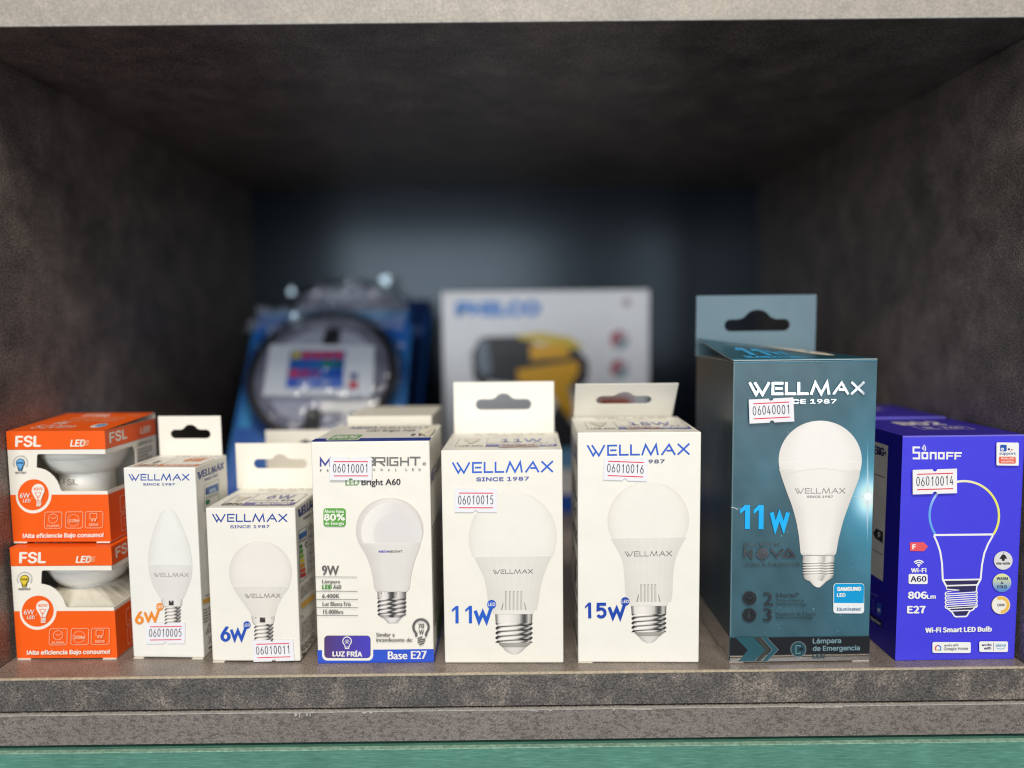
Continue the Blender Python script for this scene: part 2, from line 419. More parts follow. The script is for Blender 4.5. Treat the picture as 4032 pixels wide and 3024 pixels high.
def euro_slot(w, h, fx0, fx1, fy0, fy1, fb, cx=None):
    """hang slot; fractions from the left and from the top"""
    x0, x1, y1, y0, yb = fx0 * w, fx1 * w, (1 - fy0) * h, (1 - fy1) * h, (1 - fb) * h
    r = (y1 - y0) / 2; cx = (x0 + x1) / 2 if cx is None else cx * w; rb = yb - y1 + 0.0003; hw = rb * 1.35
    P = [(x0 + r - r * math.sin(t), (y0 + y1) / 2 - r * math.cos(t)) for t in np.linspace(0, math.pi, 9)]
    P += [(cx - hw * 1.5, y1), (cx - hw * 1.1, y1 + rb * .18)] + [(cx - hw * math.cos(t), y1 + rb * math.sin(t)) for t in np.linspace(.45, math.pi - .45, 9)] + [(cx + hw * 1.1, y1 + rb * .18), (cx + hw * 1.5, y1)]
    P += [(x1 - r + r * math.sin(t), (y0 + y1) / 2 + r * math.cos(t)) for t in np.linspace(0, math.pi, 9)]
    return P

class Carton:
    def __init__(s, name, label, cat, group, BL, BR, D, H, col, mat=None, backrise=0.0, topcol=None, sidecol=None, z0=0.0, body=True, bev=0.0007, lift=0.0):
        s.BL = Vector((BL[0], BL[1], z0 + lift)); s.BR = Vector((BR[0], BR[1], z0 + lift)); d = s.BR - s.BL; s.W = d.length; s.u = d.normalized(); s.w = Vector((-s.u.y, s.u.x, 0))
        s.D, s.H = D, H - lift; Z = Vector((0, 0, 1)); s.mat = mat or CARD
        mid = (s.BL + s.BR) / 2 + s.w * D / 2
        s.root = empty(name, (mid.x, mid.y, z0), label, cat, group)
        s.front = Face(s.BL, s.u * s.W, Z * s.H); s.right = Face(s.BR, s.w * D, Z * s.H); s.left = Face(s.BL + s.w * D, -s.w * D, Z * s.H)
        s.top = Face(s.BL + Z * s.H, s.u * s.W, s.w * D + Z * backrise)
        if body:
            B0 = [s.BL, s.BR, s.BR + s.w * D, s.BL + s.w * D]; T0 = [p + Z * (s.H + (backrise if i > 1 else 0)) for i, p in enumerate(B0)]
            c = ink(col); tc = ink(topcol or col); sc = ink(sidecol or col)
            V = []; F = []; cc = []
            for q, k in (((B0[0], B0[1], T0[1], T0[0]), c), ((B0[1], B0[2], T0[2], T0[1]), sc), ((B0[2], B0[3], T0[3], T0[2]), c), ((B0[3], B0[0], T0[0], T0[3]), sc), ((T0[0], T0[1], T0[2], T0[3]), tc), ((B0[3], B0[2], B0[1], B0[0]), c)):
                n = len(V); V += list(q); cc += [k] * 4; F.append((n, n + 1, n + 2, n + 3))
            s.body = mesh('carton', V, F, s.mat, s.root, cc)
            if sidecol is None and topcol is None:
                bm = bmesh.new(); bm.from_mesh(s.body.data); bmesh.ops.remove_doubles(bm, verts=bm.verts, dist=1e-7); bm.to_mesh(s.body.data); bm.free()
                bevel(s.body, bev)
    def tab(s, x0, x1, h, slot, lean=0.0, dy=0.0, col=(244, 241, 230), back=None, edgecol=None, name='hang_tab', mat=None, skew=0.0):
        """a hang tab standing on the rear top edge, leaning forward by lean degrees"""
        O = s.top.at(0, 1) + s.w * dy; O = Vector((x0, O.y, O.z)); c, sn = math.cos(math.radians(lean)), math.sin(math.radians(lean))
        Vv = Vector((0, 0, 1)) * c - s.w * sn; U = s.u; nn = U.cross(Vv); W = x1 - x0
        f = lambda x, y: (O + U * (x + skew * y) + Vv * y, nn)
        return plate(name, [(0, -0.0005), (W, -0.0005), (W, h), (0, h)], [euro_slot(W, h, *slot)], f, 0.0005, mat or s.mat, s.root, ink(col), ink(edgecol or col))
    def flap(s, f0, f1, out=0.0006):
        """end of a folded bottom flap showing under the front"""
        a = s.front.at(f0, 0); b = s.front.at(f1, 0); z = s.root.location.z
        lo = a - s.w * out; V = []
        for p in (a - s.w * out, b - s.w * out, b + s.w * 0.02, a + s.w * 0.02): V.append(Vector((p.x, p.y, z + 0.00005)))
        V += [Vector((p.x, p.y, s.BL.z - 0.00003)) for p in V]
        mesh('bottom_flap', V, [(0, 3, 2, 1), (4, 5, 6, 7), (0, 1, 5, 4), (1, 2, 6, 5), (2, 3, 7, 6), (3, 0, 4, 7)], CARD, s.root, [ink((240, 232, 215))] * 8)

# colour functions for the printed bulb pictures
def mixl(a, b, t): t = max(0, min(1, t)); return tuple(x + (y - x) * t for x, y in zip(a, b))
def shade(face, edge, p=3.0, edge2=None):
    f, e = ink(face), ink(edge); e2 = ink(edge2 or edge)
    return lambda s_, t: mixl(f, e if s_ < 0 else e2, abs(s_) ** p)
def ribs(face, edge, n=22, amp=0.018, p=3.0):
    f, e = ink(face), ink(edge)
    def g(s_, t):
        k = 1 + amp * math.sin(math.asin(max(-1, min(1, s_))) * n) + amp * .5 * math.sin(s_ * 5.3 + 1)
        return tuple(v * k for v in mixl(f, e, abs(s_) ** p))
    return g
METAL = [(-1, 70), (-.93, 150), (-.8, 236), (-.35, 246), (.05, 232), (.3, 205), (.45, 120), (.58, 60), (.68, 120), (.8, 205), (.93, 160), (1, 66)]
def metal(s_, table=METAL):
    for (a, x), (b, y) in zip(table, table[1:]):
        if s_ <= b: return x + (y - x) * (s_ - a) / (b - a)
    return table[-1][1]
def threads(nt_, warm=(1.0, .975, .94), low=.28, table=METAL, tilt=.10):
    def g(s_, t):
        ph = (t * nt_ + tilt * s_) % 1.0
        k = 1.0 - (1 - low) * math.exp(-((ph - .5) / .13) ** 2) * (0.55 + .45 * abs(s_)) ; k *= 1 + .05 * math.cos(6.283 * ph)
        m = metal(s_ + 0.16 * math.sin(6.283 * ph), table) * k
        return ink(tuple(max(0, min(255, m * q)) for q in warm))
    return g
def plainmetal(warm=(1.0, .98, .95), table=METAL): return lambda s_, t: ink(tuple(min(255, metal(s_, table) * q) for q in warm))
def thread_rows(y0, y1, xl, xr, n, amp):
    R = []
    for i in range(n * 4 + 1):
        t = i / (n * 4); d = amp * math.cos(6.283 * (t * n))
        R.append((y0 + (y1 - y0) * t, xl - d, xr + d))
    return R
def dome_rows(cx, cy, rx, ry, ybot, n=9):
    R = []
    a1 = math.asin(max(-1, min(1, (ybot - cy) / ry)))
    for i in range(n + 1):
        t = -math.pi / 2 + (a1 + math.pi / 2) * i / n
        R.append((cy + ry * math.sin(t), cx - max(rx * math.cos(t), 1), cx + max(rx * math.cos(t), 1)))
    return R

G_CARTON = 'light bulb cartons lined up on the shelf'
BLUE = ink((42, 92, 200)); NAVY = ink((40, 62, 150)); PURP = ink((88, 84, 160)); GREY = ink((112, 108, 108)); PALE = ink((168, 163, 160))
WHITE = ink((246, 243, 236)); BLK = ink((48, 44, 46))

def led_w(a, pts, wd, col, cx, cy, r, tw):
    """the lower-case w whose last stroke ends in a round LED badge"""
    a.line(pts, wd, col); a.disc(cx, cy, r, col); a.text('LED', cx - tw / 2, cy + r * .34, cx + tw / 2, cy + r * .34, r * .72, WHITE, 'I', r * .05)

# ================================================================== the setting: one cell of a dark shelf unit
XL, XR, YB, ZT = -0.2878, 0.2835, 0.4453, 0.3428
def struct(o): o['kind'] = 'structure'; return o
def board(name, lo, hi, mat, bev=0.0006): return struct(box(name, lo, hi, mat, None, bev))
fl = board('shelf_floor', (XL - 0.018, 0.0, -0.0184), (XR + 0.018, YB, 0.0), FLOORLIT, 0.0003)
box('edge_band', (XL - 0.018, -0.0014, -0.0183), (XR + 0.018, -0.0001, -0.0009), EDGE1, fl)
box('edge_line', (XL - 0.018, -0.0017, -0.0008), (XR + 0.018, -0.0001, 0.00025), TAN, fl, 0.0002)
board('shelf_wall_left', (XL - 0.018, 0.0, 0.0002), (XL, YB, ZT - 0.0002), SHELF, 0.0004)
board('shelf_wall_right', (XR, 0.0, 0.0002), (XR + 0.018, YB, ZT - 0.0002), SHELF, 0.0004)
board('shelf_back_wall', (XL - 0.018, YB + 0.0002, -0.018), (XR + 0.018, YB + 0.006, ZT + 0.019), BACK)
tb = board('shelf_ceiling', (XL - 0.018, 0.0, ZT), (XR + 0.018, YB, ZT + 0.0184), SHELF, 0.0003)
box('edge_band', (XL - 0.018, -0.0014, ZT + 0.0009), (XR + 0.018, -0.0001, ZT + 0.0184), EDGELIT, tb)
box('edge_line', (XL - 0.018, -0.0016, ZT - 0.0002), (XR + 0.018, -0.0001, ZT + 0.0008), GREYEDGE, tb, 0.0002)
lb = board('lower_board', (XL - 0.018, -0.0009, -0.0374), (XR + 0.018, YB, -0.0196), SHELF)
box('edge_band', (XL - 0.018, -0.0026, -0.0372), (XR + 0.018, -0.0010, -0.0199), EDGE2, lb)
# worn band line with a few chips along it
V = []; F = []; x = XL - 0.018; rnd = random.Random(3)
while x < XR + 0.018:
    st = min(rnd.uniform(0.004, 0.02), XR + 0.01801 - x); b = rnd.uniform(0.0, 0.00025) + (0.0008 if rnd.random() < 0.05 else 0)
    n = len(V); V += [(x, -0.0028, -0.0198), (x + st, -0.0028, -0.0198), (x + st, -0.0028, -0.0203 - b), (x, -0.0028, -0.0203 - b * .5), (x, -0.0010, -0.0197), (x + st, -0.0010, -0.0197)]
    F += [(n, n + 3, n + 2, n + 1), (n, n + 1, n + 5, n + 4)]; x += st
mesh('edge_line', V, F, GREYEDGE, lb)
# flakes of melamine hanging under the chipped edge
V = []; F = []
for cx, wd, hh in ((-0.119, .0022, .0022), (-0.1165, .0012, .0028), (-0.1125, .0014, .0021), (-0.1105, .0008, .0026), (-0.082, .003, .0009), (-0.078, .002, .0011), (0.02, .002, .0007), (0.055, .0012, .0009)):
    n = len(V); V += [(cx, -0.0030, -0.0202), (cx + wd, -0.0030, -0.0202), (cx + wd * .8, -0.0032, -0.0202 - hh * .7), (cx + wd * .3, -0.0033, -0.0202 - hh)]; F.append((n, n + 3, n + 2, n + 1))
mesh('chipped_flake', V, F, flat_mat('pale_chip', (0.34, 0.32, 0.30), .6), lb)
gap = board('gap_shade_filler', (XL - 0.018, 0.004, -0.20), (XR + 0.018, 0.012, -0.0378), GAPSHADE)  # black filler board, paints the shade inside the gap above the drawer
dr = empty('drawer_front', (0, 0, -0.12), 'brushed green laminate drawer front with a worn pale upper edge, below the shelf', 'drawer')
box('front_panel', (XL - 0.018, -0.0062, -0.20), (XR + 0.018, 0.0035, -0.0396), GREEN, dr, 0.0003)
V = []; F = []; x = XL - 0.018; rnd = random.Random(5)
while x < XR + 0.018:
    st = min(rnd.uniform(0.003, 0.012), XR + 0.01801 - x); b = rnd.uniform(0.0, 0.0004); n = len(V)
    V += [(x, -0.0064, -0.0393), (x + st, -0.0064, -0.0393), (x + st, -0.0064, -0.0397 - b * .7), (x, -0.0064, -0.0397 - b * .7 * .4), (x, -0.0035, -0.0393), (x + st, -0.0035, -0.0393)]
    F += [(n, n + 3, n + 2, n + 1), (n, n + 1, n + 5, n + 4)]; x += st
mesh('worn_edge', V, F, PALEGREEN, dr)

# ================================================================== orange and white window cartons with a spotlight inside
ORANGE = ink((252, 98, 18)); OR2 = ink((250, 176, 130)); WARMW = ink((247, 241, 228))
UPQ = [(25, 330), (1125, 325), (1225, 1555), (150, 1545)]
def spot_carton(label, BL, BR, z0, D, H, up, rise):
    c = Carton('spotlight_carton', label, 'box', 'orange spotlight cartons stacked by the wall', BL, BR, D, H, (247, 241, 228), z0=z0, backrise=rise, body=False, lift=0.0009)
    card = ink((247, 241, 228)); f = c.front; m = homography(UPQ)
    hole = [(390, 585), (376, 600), (375, 735), (420, 744), (470, 760), (520, 790), (570, 835), (605, 880), (630, 930), (648, 975), (655, 990), (665, 998)]
    hp = [m(*p) for p in hole]
    ft = lambda x, y: (f.at(x, y), f.Nn)
    zt, zb = .79, hp[-1][1]
    plate('front_panel', [(0, 0), (1, 0), (1, zb)] + hp[::-1] + [(1, zt), (1, 1), (0, 1)], [], ft, 0.0005, CARD, c.root, card)
    r = c.right; rt = lambda x, y: (r.at(x, y), r.Nn)
    plate('side_panel', [(0, 0), (1, 0), (1, 1), (0, 1), (0, zt), (.50, zt), (.54, zt - .03), (.56, zt - .08), (.56, zb + .04), (.54, zb), (0, zb)], [], rt, 0.0005, CARD, c.root, card)
    Z = Vector((0, 0, 1)); rv = Z * rise
    a, b, d, e = c.BL, c.BR, c.BR + c.w * D, c.BL + c.w * D
    V = [a, b, d, e, a + Z * c.H, b + Z * c.H, d + Z * c.H + rv, e + Z * c.H + rv]
    mesh('carton', V, [(0, 3, 2, 1), (4, 5, 6, 7), (2, 3, 7, 6), (3, 0, 4, 7)], CARD, c.root, [card] * 8)
    # clear film behind the cut-out, wrapped round the corner
    q = 0.0009; p0 = f.at(.3, zb - .02) - f.Nn * q; 
    P = [f.at(.28, 0) - f.Nn * q, f.at(.985, 0) - f.Nn * q, f.at(.992, 0) - f.Nn * q * .7, c.BR + c.w * 0.001 - c.u * q, r.at(.60, 0) - r.Nn * q]
    V = []; 
    for k in (zb - .02, zt + .02):
        for p in P: V.append(Vector((p.x, p.y, c.BL.z + c.H * k)))
    n = len(P); mesh('window_film', V, [(i, i + 1, n + i + 1, n + i) for i in range(n - 1)], FILM, c.root)
    c.flap(.01, .14); c.flap(.86, .995)
    # ---- print on the front
    A = Art(f, UNIT); bv = 1 - .165
    A.poly([(-.001, bv - .002), (1.001, bv - .002), (1.001, bv + .003), (-.001, bv + .003)], ink((96, 30, 22)))
    A.rect(-.001, bv, 1.001, 1.0, ORANGE)
    A.build('orange_band', c.root)
    A = Art(f, UPQ); A.rect(100, 1035, 1190, 1036, ORANGE); A.fresh()
    A2 = Art(f, UNIT); by = m(600, 1035)[1]; A2.rect(-.001, -.001, 1.001, by, ORANGE); A2.build('orange_field', c.root)
    A = Art(f, UPQ)
    A.disc(356, 1042, 197, WARMW); A.disc(352, 1035, 172, ORANGE); A.build('round_badge', c.root)
    A.fresh(); A.text('FSL', 140, 499, 413, 499, 114, WARMW, 'I', 16); A.text('LED', 748, 500, 905, 500, 74, WARMW, 'I', 9, .16)
    for i in range(7): A.rect(880 + i * 3, 432 + i * 9, 960 - i * 2, 437 + i * 9, OR2)
    A.build('brand_lettering', c.root)
    A.fresh()
    cx, cy = 200, 680; bc = ink((105, 178, 232)) if up else ink((238, 208, 60)); dk = ink((40, 72, 100)) if up else ink((86, 76, 40))
    for i in range(26):
        t = math.radians(150 + i * 240 / 25); A.line([(cx + 70 * math.cos(t), cy + 70 * math.sin(t)), (cx + 86 * math.cos(t), cy + 86 * math.sin(t))], 5, ink((176, 178, 180)))
    A.disc(cx, cy, 49, dk); A.poly([(165, 708), (235, 708), (222, 768), (180, 768)], dk); A.disc(cx, cy, 42, bc); A.poly([(172, 705), (228, 705), (216, 738), (185, 738)], bc)
    for y in (742, 754): A.rect(184, y, 219, y + 5, bc)
    A.text('6500K' if up else '3000K', 165, 690, 236, 690, 20, dk, 'I', 3)
    A.text('DAY LIGHT' if up else 'WARM WHITE', 150 if up else 140, 796, 268, 796, 18, ink((120, 116, 112)), 'I', 3)
    A.text('6W', 211, 1068, 320, 1068, 56, WARMW, 'H', 2); A.text('LED', 248, 1115, 327, 1115, 36, WARMW, 'I', 2)
    A.rect(335, 1064, 357, 1068, OR2); A.rect(335, 1074, 357, 1078, OR2)
    A.disc(410, 983, 71, WARMW); A.poly([(352, 1024), (468, 1024), (444, 1096), (395, 1096)], WARMW)
    for i in range(4): A.rrect(396, 1104 + i * 15, 450 - (i == 3) * 6, 1114 + i * 15, 4, WARMW)
    A.text('40W', 357, 985, 462, 985, 34, ORANGE, 'H', 2)
    A.line([(378, 1010), (445, 1010), (422, 1060), (402, 1060)], 6, ORANGE, True); A.line([(412, 1100), (412, 1040)], 8, ORANGE)
    ic = ink((255, 196, 158))
    for x0, x1 in ((494, 684), (727, 916), (945, 1139)): A.frame(x0, 1223, x1, 1402, 22, 6, ic)
    A.arc(587, 1295, 50, 0, 360, 6, ic, 36); A.line([(560, 1285), (588, 1298), (622, 1278)], 6, ic)
    A.text('25,000Hr.', 521, 1386, 664, 1386, 22, ic, 'I', 3)
    for i in range(30):
        t = 6.283 * i / 30; A.line([(815 + 58 * math.cos(t), 1315 + 58 * math.sin(t)), (815 + 70 * math.cos(t), 1315 + 70 * math.sin(t))], 5, ic)
    A.text('510lm' if up else '500lm', 768, 1336, 876, 1336, 36, ic, 'I', 4)
    A.line([(998, 1240), (1075, 1240), (1075, 1300), (998, 1300)], 6, ic, True); A.rect(1016, 1306, 1034, 1328, ic); A.rect(1048, 1306, 1066, 1328, ic)
    A.text('GU10', 995, 1378, 1091, 1378, 28, ic, 'I', 4)
    A.text('!Alta eficiencia Bajo consumo!', 265, 1500, 1152, 1500, 44, WARMW, 'I', 6)
    A.build('printed_symbols', c.root)
    # ---- side
    A = Art(r, UNIT)
    A.rect(-.001, bv - .002, 1.001, bv, ink((96, 30, 22))); A.rect(-.001, bv, 1.001, 1.0, ORANGE); A.rect(-.001, -.001, 1.001, by, ORANGE)
    A.text('FSL', .08, bv + .045, .40, bv + .045, .088, WARMW, 'I', .012); A.text('LED', .68, bv + .05, .88, bv + .05, .055, WARMW, 'I', .008, .1)
    g = ink((120, 114, 108)); A.text('LASTS UP TO 15', .60, bv - .06, .92, bv - .06, .03, g, 'I', .004)
    for k in range(7): A.micro(.60, bv - .10 - k * .033, .60 + .30 * (1 - .3 * (k % 3 == 2)), bv - .10 - k * .033, .013, g, k)
    for y0 in (.215, .04):
        A.frame(.20, y0, .46, y0 + .15, .02, .008, ic)
        if y0 > .1: A.line([(.25, y0 + .03), (.41, y0 + .03), (.33, y0 + .13)], .008, ic, True); A.arc(.33, y0 + .06, .03, 0, 360, .008, ic, 16)
        else: A.frame(.26, y0 + .04, .40, y0 + .11, .01, .008, ic); A.rect(.30, y0 + .06, .36, y0 + .085, ic)
    A.build('side_print', c.root)
    # ---- top
    tp = c.top; A = Art(tp, UNIT); A.rect(-.001, -.001, 1.001, 1.001, ORANGE)
    A.text('FSL', .30, .78, .60, .78, .14, WARMW, 'I', .012)
    A.text('LED GU10 6W BULB', .26, .64, .84, .64, .07, OR2, 'I', .006); A.text('AC100-240V 50/60Hz', .24, .50, .84, .50, .07, OR2, 'I', .006)
    A.text('6W', .24, .36, .36, .36, .10, WARMW, 'I', .01, .2); A.text('520lm', .14, .14, .56, .14, .15, WARMW, 'I', 0, .12)
    A.disc(.80, .25, .07, WARMW, .11); A.disc(.81, .27, .05, ink((90, 160, 215)), .08); A.text('LED', .80, .80, .92, .80, .08, OR2, 'I', .006)
    A.build('top_print', c.root)
    # ---- the bulb standing inside is a thing of its own
    ctr = (c.BL + c.BR) / 2 + c.w * (D * .5)
    bl = empty('spotlight_bulb', (ctr.x, ctr.y, z0), ('white reflector bulb seen through the window of the upper orange carton' if up else 'white reflector bulb behind the window of the lower orange carton'), 'bulb', 'reflector bulbs inside the orange cartons')
    def lathe(name, prof, mat, nseg=48):
        V = []; F = []; n = len(prof)
        for k in range(nseg):
            t = 6.2832 * k / nseg
            for rr_, zz in prof: V.append((ctr.x + rr_ * math.cos(t), ctr.y + rr_ * math.sin(t), z0 + zz))
        for k in range(nseg):
            for i in range(n - 1): F.append((k * n + i, ((k + 1) % nseg) * n + i, ((k + 1) % nseg) * n + i + 1, k * n + i + 1))
        return mesh(name, V, F, mat, bl, None, True)
    zc = .0372 if up else .0385
    lathe('reflector', [(.0150, zc), (.0172, zc + .0006), (.0196, zc + .0035), (.0218, zc + .0075), (.0229, zc + .0095), (.0232, zc + .0102), (.0236, zc + .0104), (.0243, zc + .0145), (.0248, zc + .018), (.0248, zc + .0205), (.023, zc + .0215), (.0, zc + .0217)], WHITEPLASTIC)
    lathe('lamp_base', [(.0, .004), (.0125, .004), (.0142, .012), (.0150, .024), (.0150, zc)], WHITEPLASTIC)
    if up:
        V, F = glyphs('FSL', 'I'); xs = [v[0] for v in V]; a0, a1 = min(xs), max(xs); k = cap('I'); P = []; FF = []
        for dx in (-.00025, .00025):
            n = len(P)
            for X, Y in V:
                xx = -.0052 + (X - a0) / (a1 - a0) * .0094 + dx; t = xx / .01512; rr_ = .01512 + (0.00002 if dx > 0 else 0)
                P.append((ctr.x + rr_ * math.sin(t - .12), ctr.y - rr_ * math.cos(t - .12), z0 + .0312 + Y / k * .0035))
            FF += [tuple(n + i for i in f_) for f_ in F]
        mesh('bulb_lettering', P, FF, CARD, bl, [ink((176, 170, 156))] * len(P))
    else:
        zi = .030; x0, x1 = c.BL.x + .001, c.BR.x - .001
        V = []; nseg = 24; F = []
        for k in range(nseg):
            t = 6.2832 * k / nseg; V.append((ctr.x + .0165 * math.cos(t), ctr.y + .0165 * math.sin(t), z0 + .0375))
        for k in range(nseg):
            t = 6.2832 * k / nseg; s_ = max(abs(math.cos(t)), abs(math.sin(t))); h_ = (c.W / 2 - .0012)
            V.append((ctr.x + h_ * math.cos(t) / s_, ctr.y + (D / 2 - .002) * math.sin(t) / s_, z0 + zi))
        for k in range(nseg): F.append((k, nseg + k, nseg + (k + 1) % nseg, (k + 1) % nseg))
        mesh('card_insert', V, F, CREAMCARD, c.root)
    return c
spot_carton('lower orange and white window carton of the stacked pair, with a yellow bulb symbol', (-.2852, .0222), (-.2270, .0212), 0.0, .055, .0661, False, 0.0)
spot_carton('upper orange and white window carton of the stacked pair, with a blue bulb symbol', (-.2872, .0285), (-.2301, .0268), 0.0668, .055, .0652, True, .0035)

# ================================================================== tall narrow white carton, candle bulb
c = Carton('bulb_carton', 'tall narrow white carton with a candle bulb picture and orange 6W', 'box', G_CARTON, (-.2182, .0220), (-.1766, .0198), .0400, .1115, (246, 244, 236), lift=.0007)
c.tab(-.2166, -.1772, .0242, (.19, .83, .35, .575, .235), col=(243, 238, 226))
c.flap(.01, .15); c.flap(.84, .99)
Q = [(35, 385), (488, 385), (548, 1590), (105, 1583)]; CROP3 = (460, 1600, 1.5957)
A = Art(c.front, Q)
logo(A, 67, 467, 455, 467, 42, ink((38, 82, 175))); A.text('SINCE 1987', 163, 497, 361, 497, 13, ink((62, 84, 160)), 'I', 1.5)
A.build('brand_lettering', c.root)
A.fresh()
A.grid([(643, 314, 332), (652, 294, 352), (680, 272, 374), (740, 244, 404), (800, 224, 430), (860, 209, 450), (920, 199, 464), (960, 196, 470), (997, 196, 473)], shade((243, 242, 237), (228, 226, 220), 4))
A.grid([(997, 196, 473), (1060, 205, 471), (1130, 227, 452), (1190, 260, 428), (1218, 278, 413)], ribs((233, 231, 226), (224, 222, 216), 26))
A.line([(198, 997), (471, 997)], 2.5, ink((250, 249, 244)))
A.grid([(1218, 280, 412), (1240, 281, 411), (1262, 286, 406)], shade((236, 232, 226), (176, 172, 168), 6))
A.rect(327, 1226, 358, 1256, ink((60, 56, 54))); A.disc(342, 1230, 6, ink((190, 190, 190)))
A.grid(thread_rows(1264, 1372, 304, 400, 5, 4), threads(5, low=.55))
logo(A, 230, 1076, 452, 1076, 26, ink((168, 164, 162)), 4)
A.build('bulb_picture', c.root)
A.fresh(); og = ink((250, 148, 46))
A.text('6', 120, 1371, 166, 1371, 76, og, 'I', 9)
led_w(A, [(176, 1298), (199, 1354), (219, 1306), (241, 1354), (270, 1268)], 15, og, 271, 1264, 24, 38)
A.build('wattage_lettering', c.root)
price_label(c.front, Q, c.root, ((188, 1365), (432, 1362), (186, 1498)), '06010005')
A = Art(c.right, crop=CROP3)
logo(A, 506, 458, 670, 392, 44, ink((62, 76, 150)), 7); A.text('SINCE 1987', 549, 470, 634, 436, 13, ink((110, 110, 160)), 'I', 1.5)
A.line([(548, 497), (640, 458), (640, 640), (548, 660)], 2, ink((110, 150, 120)), True)
A.poly([(556, 514), (635, 482), (635, 530), (556, 560)], ink((58, 108, 178))); A.rect(560, 520, 574, 548, ink((40, 60, 130))); A.text('ENERG', 580, 546, 620, 530, 22, ink((190, 215, 240)), 'I', 2)
for k in range(2): A.micro(556, 574 + k * 9, 632, 542 + k * 9, 4, ink((130, 130, 130)), k)
A.poly([(556, 592), (576, 584), (585, 596), (576, 612), (556, 620)], ink((44, 132, 72)))
A.micro(553, 1192, 578, 1182, 5, GREY); A.poly([(540, 1215), (590, 1193), (590, 1222), (540, 1244)], ink((236, 176, 70)))
for k in range(5): A.micro(541, 1282 + k * 19, 590, 1262 + k * 19, 7, ink((150, 146, 140)), k)
A.line([(558, 1432), (596, 1404), (578, 1362)], 3, GREY, True); A.arc(578, 1406, 10, 0, 360, 3, GREY, 12)
A.line([(572, 1445), (596, 1490)], 3, GREY); A.line([(572, 1492), (596, 1436)], 3, GREY); A.poly([(574, 1515), (598, 1502), (598, 1512), (574, 1526)], ink((52, 50, 70)))
A.build('side_print', c.root)
A = Art(c.top, UNIT)
logo(A, .28, .80, .96, .80, .11, ink((186, 182, 178)), .022)
A.text('6W', .60, .46, .86, .46, .26, ink((236, 140, 74)), 'I', .03); A.rect(.42, .10, .97, .22, ink((240, 120, 40))); A.text('BLANCO CALIDO', .48, .125, .92, .125, .07, WHITE, 'I', .01)
A.frame(.10, .08, .98, .66, .04, .012, ink((200, 150, 110))); A.line([(.42, .10), (.42, .64)], .012, ink((200, 150, 110))); A.text('LED C37', .14, .12, .38, .12, .09, ink((200, 140, 100)), 'I', .01)
A.line([(.26, .30), (.26, .5)], .05, ink((150, 130, 115)))
A.build('top_print', c.root)

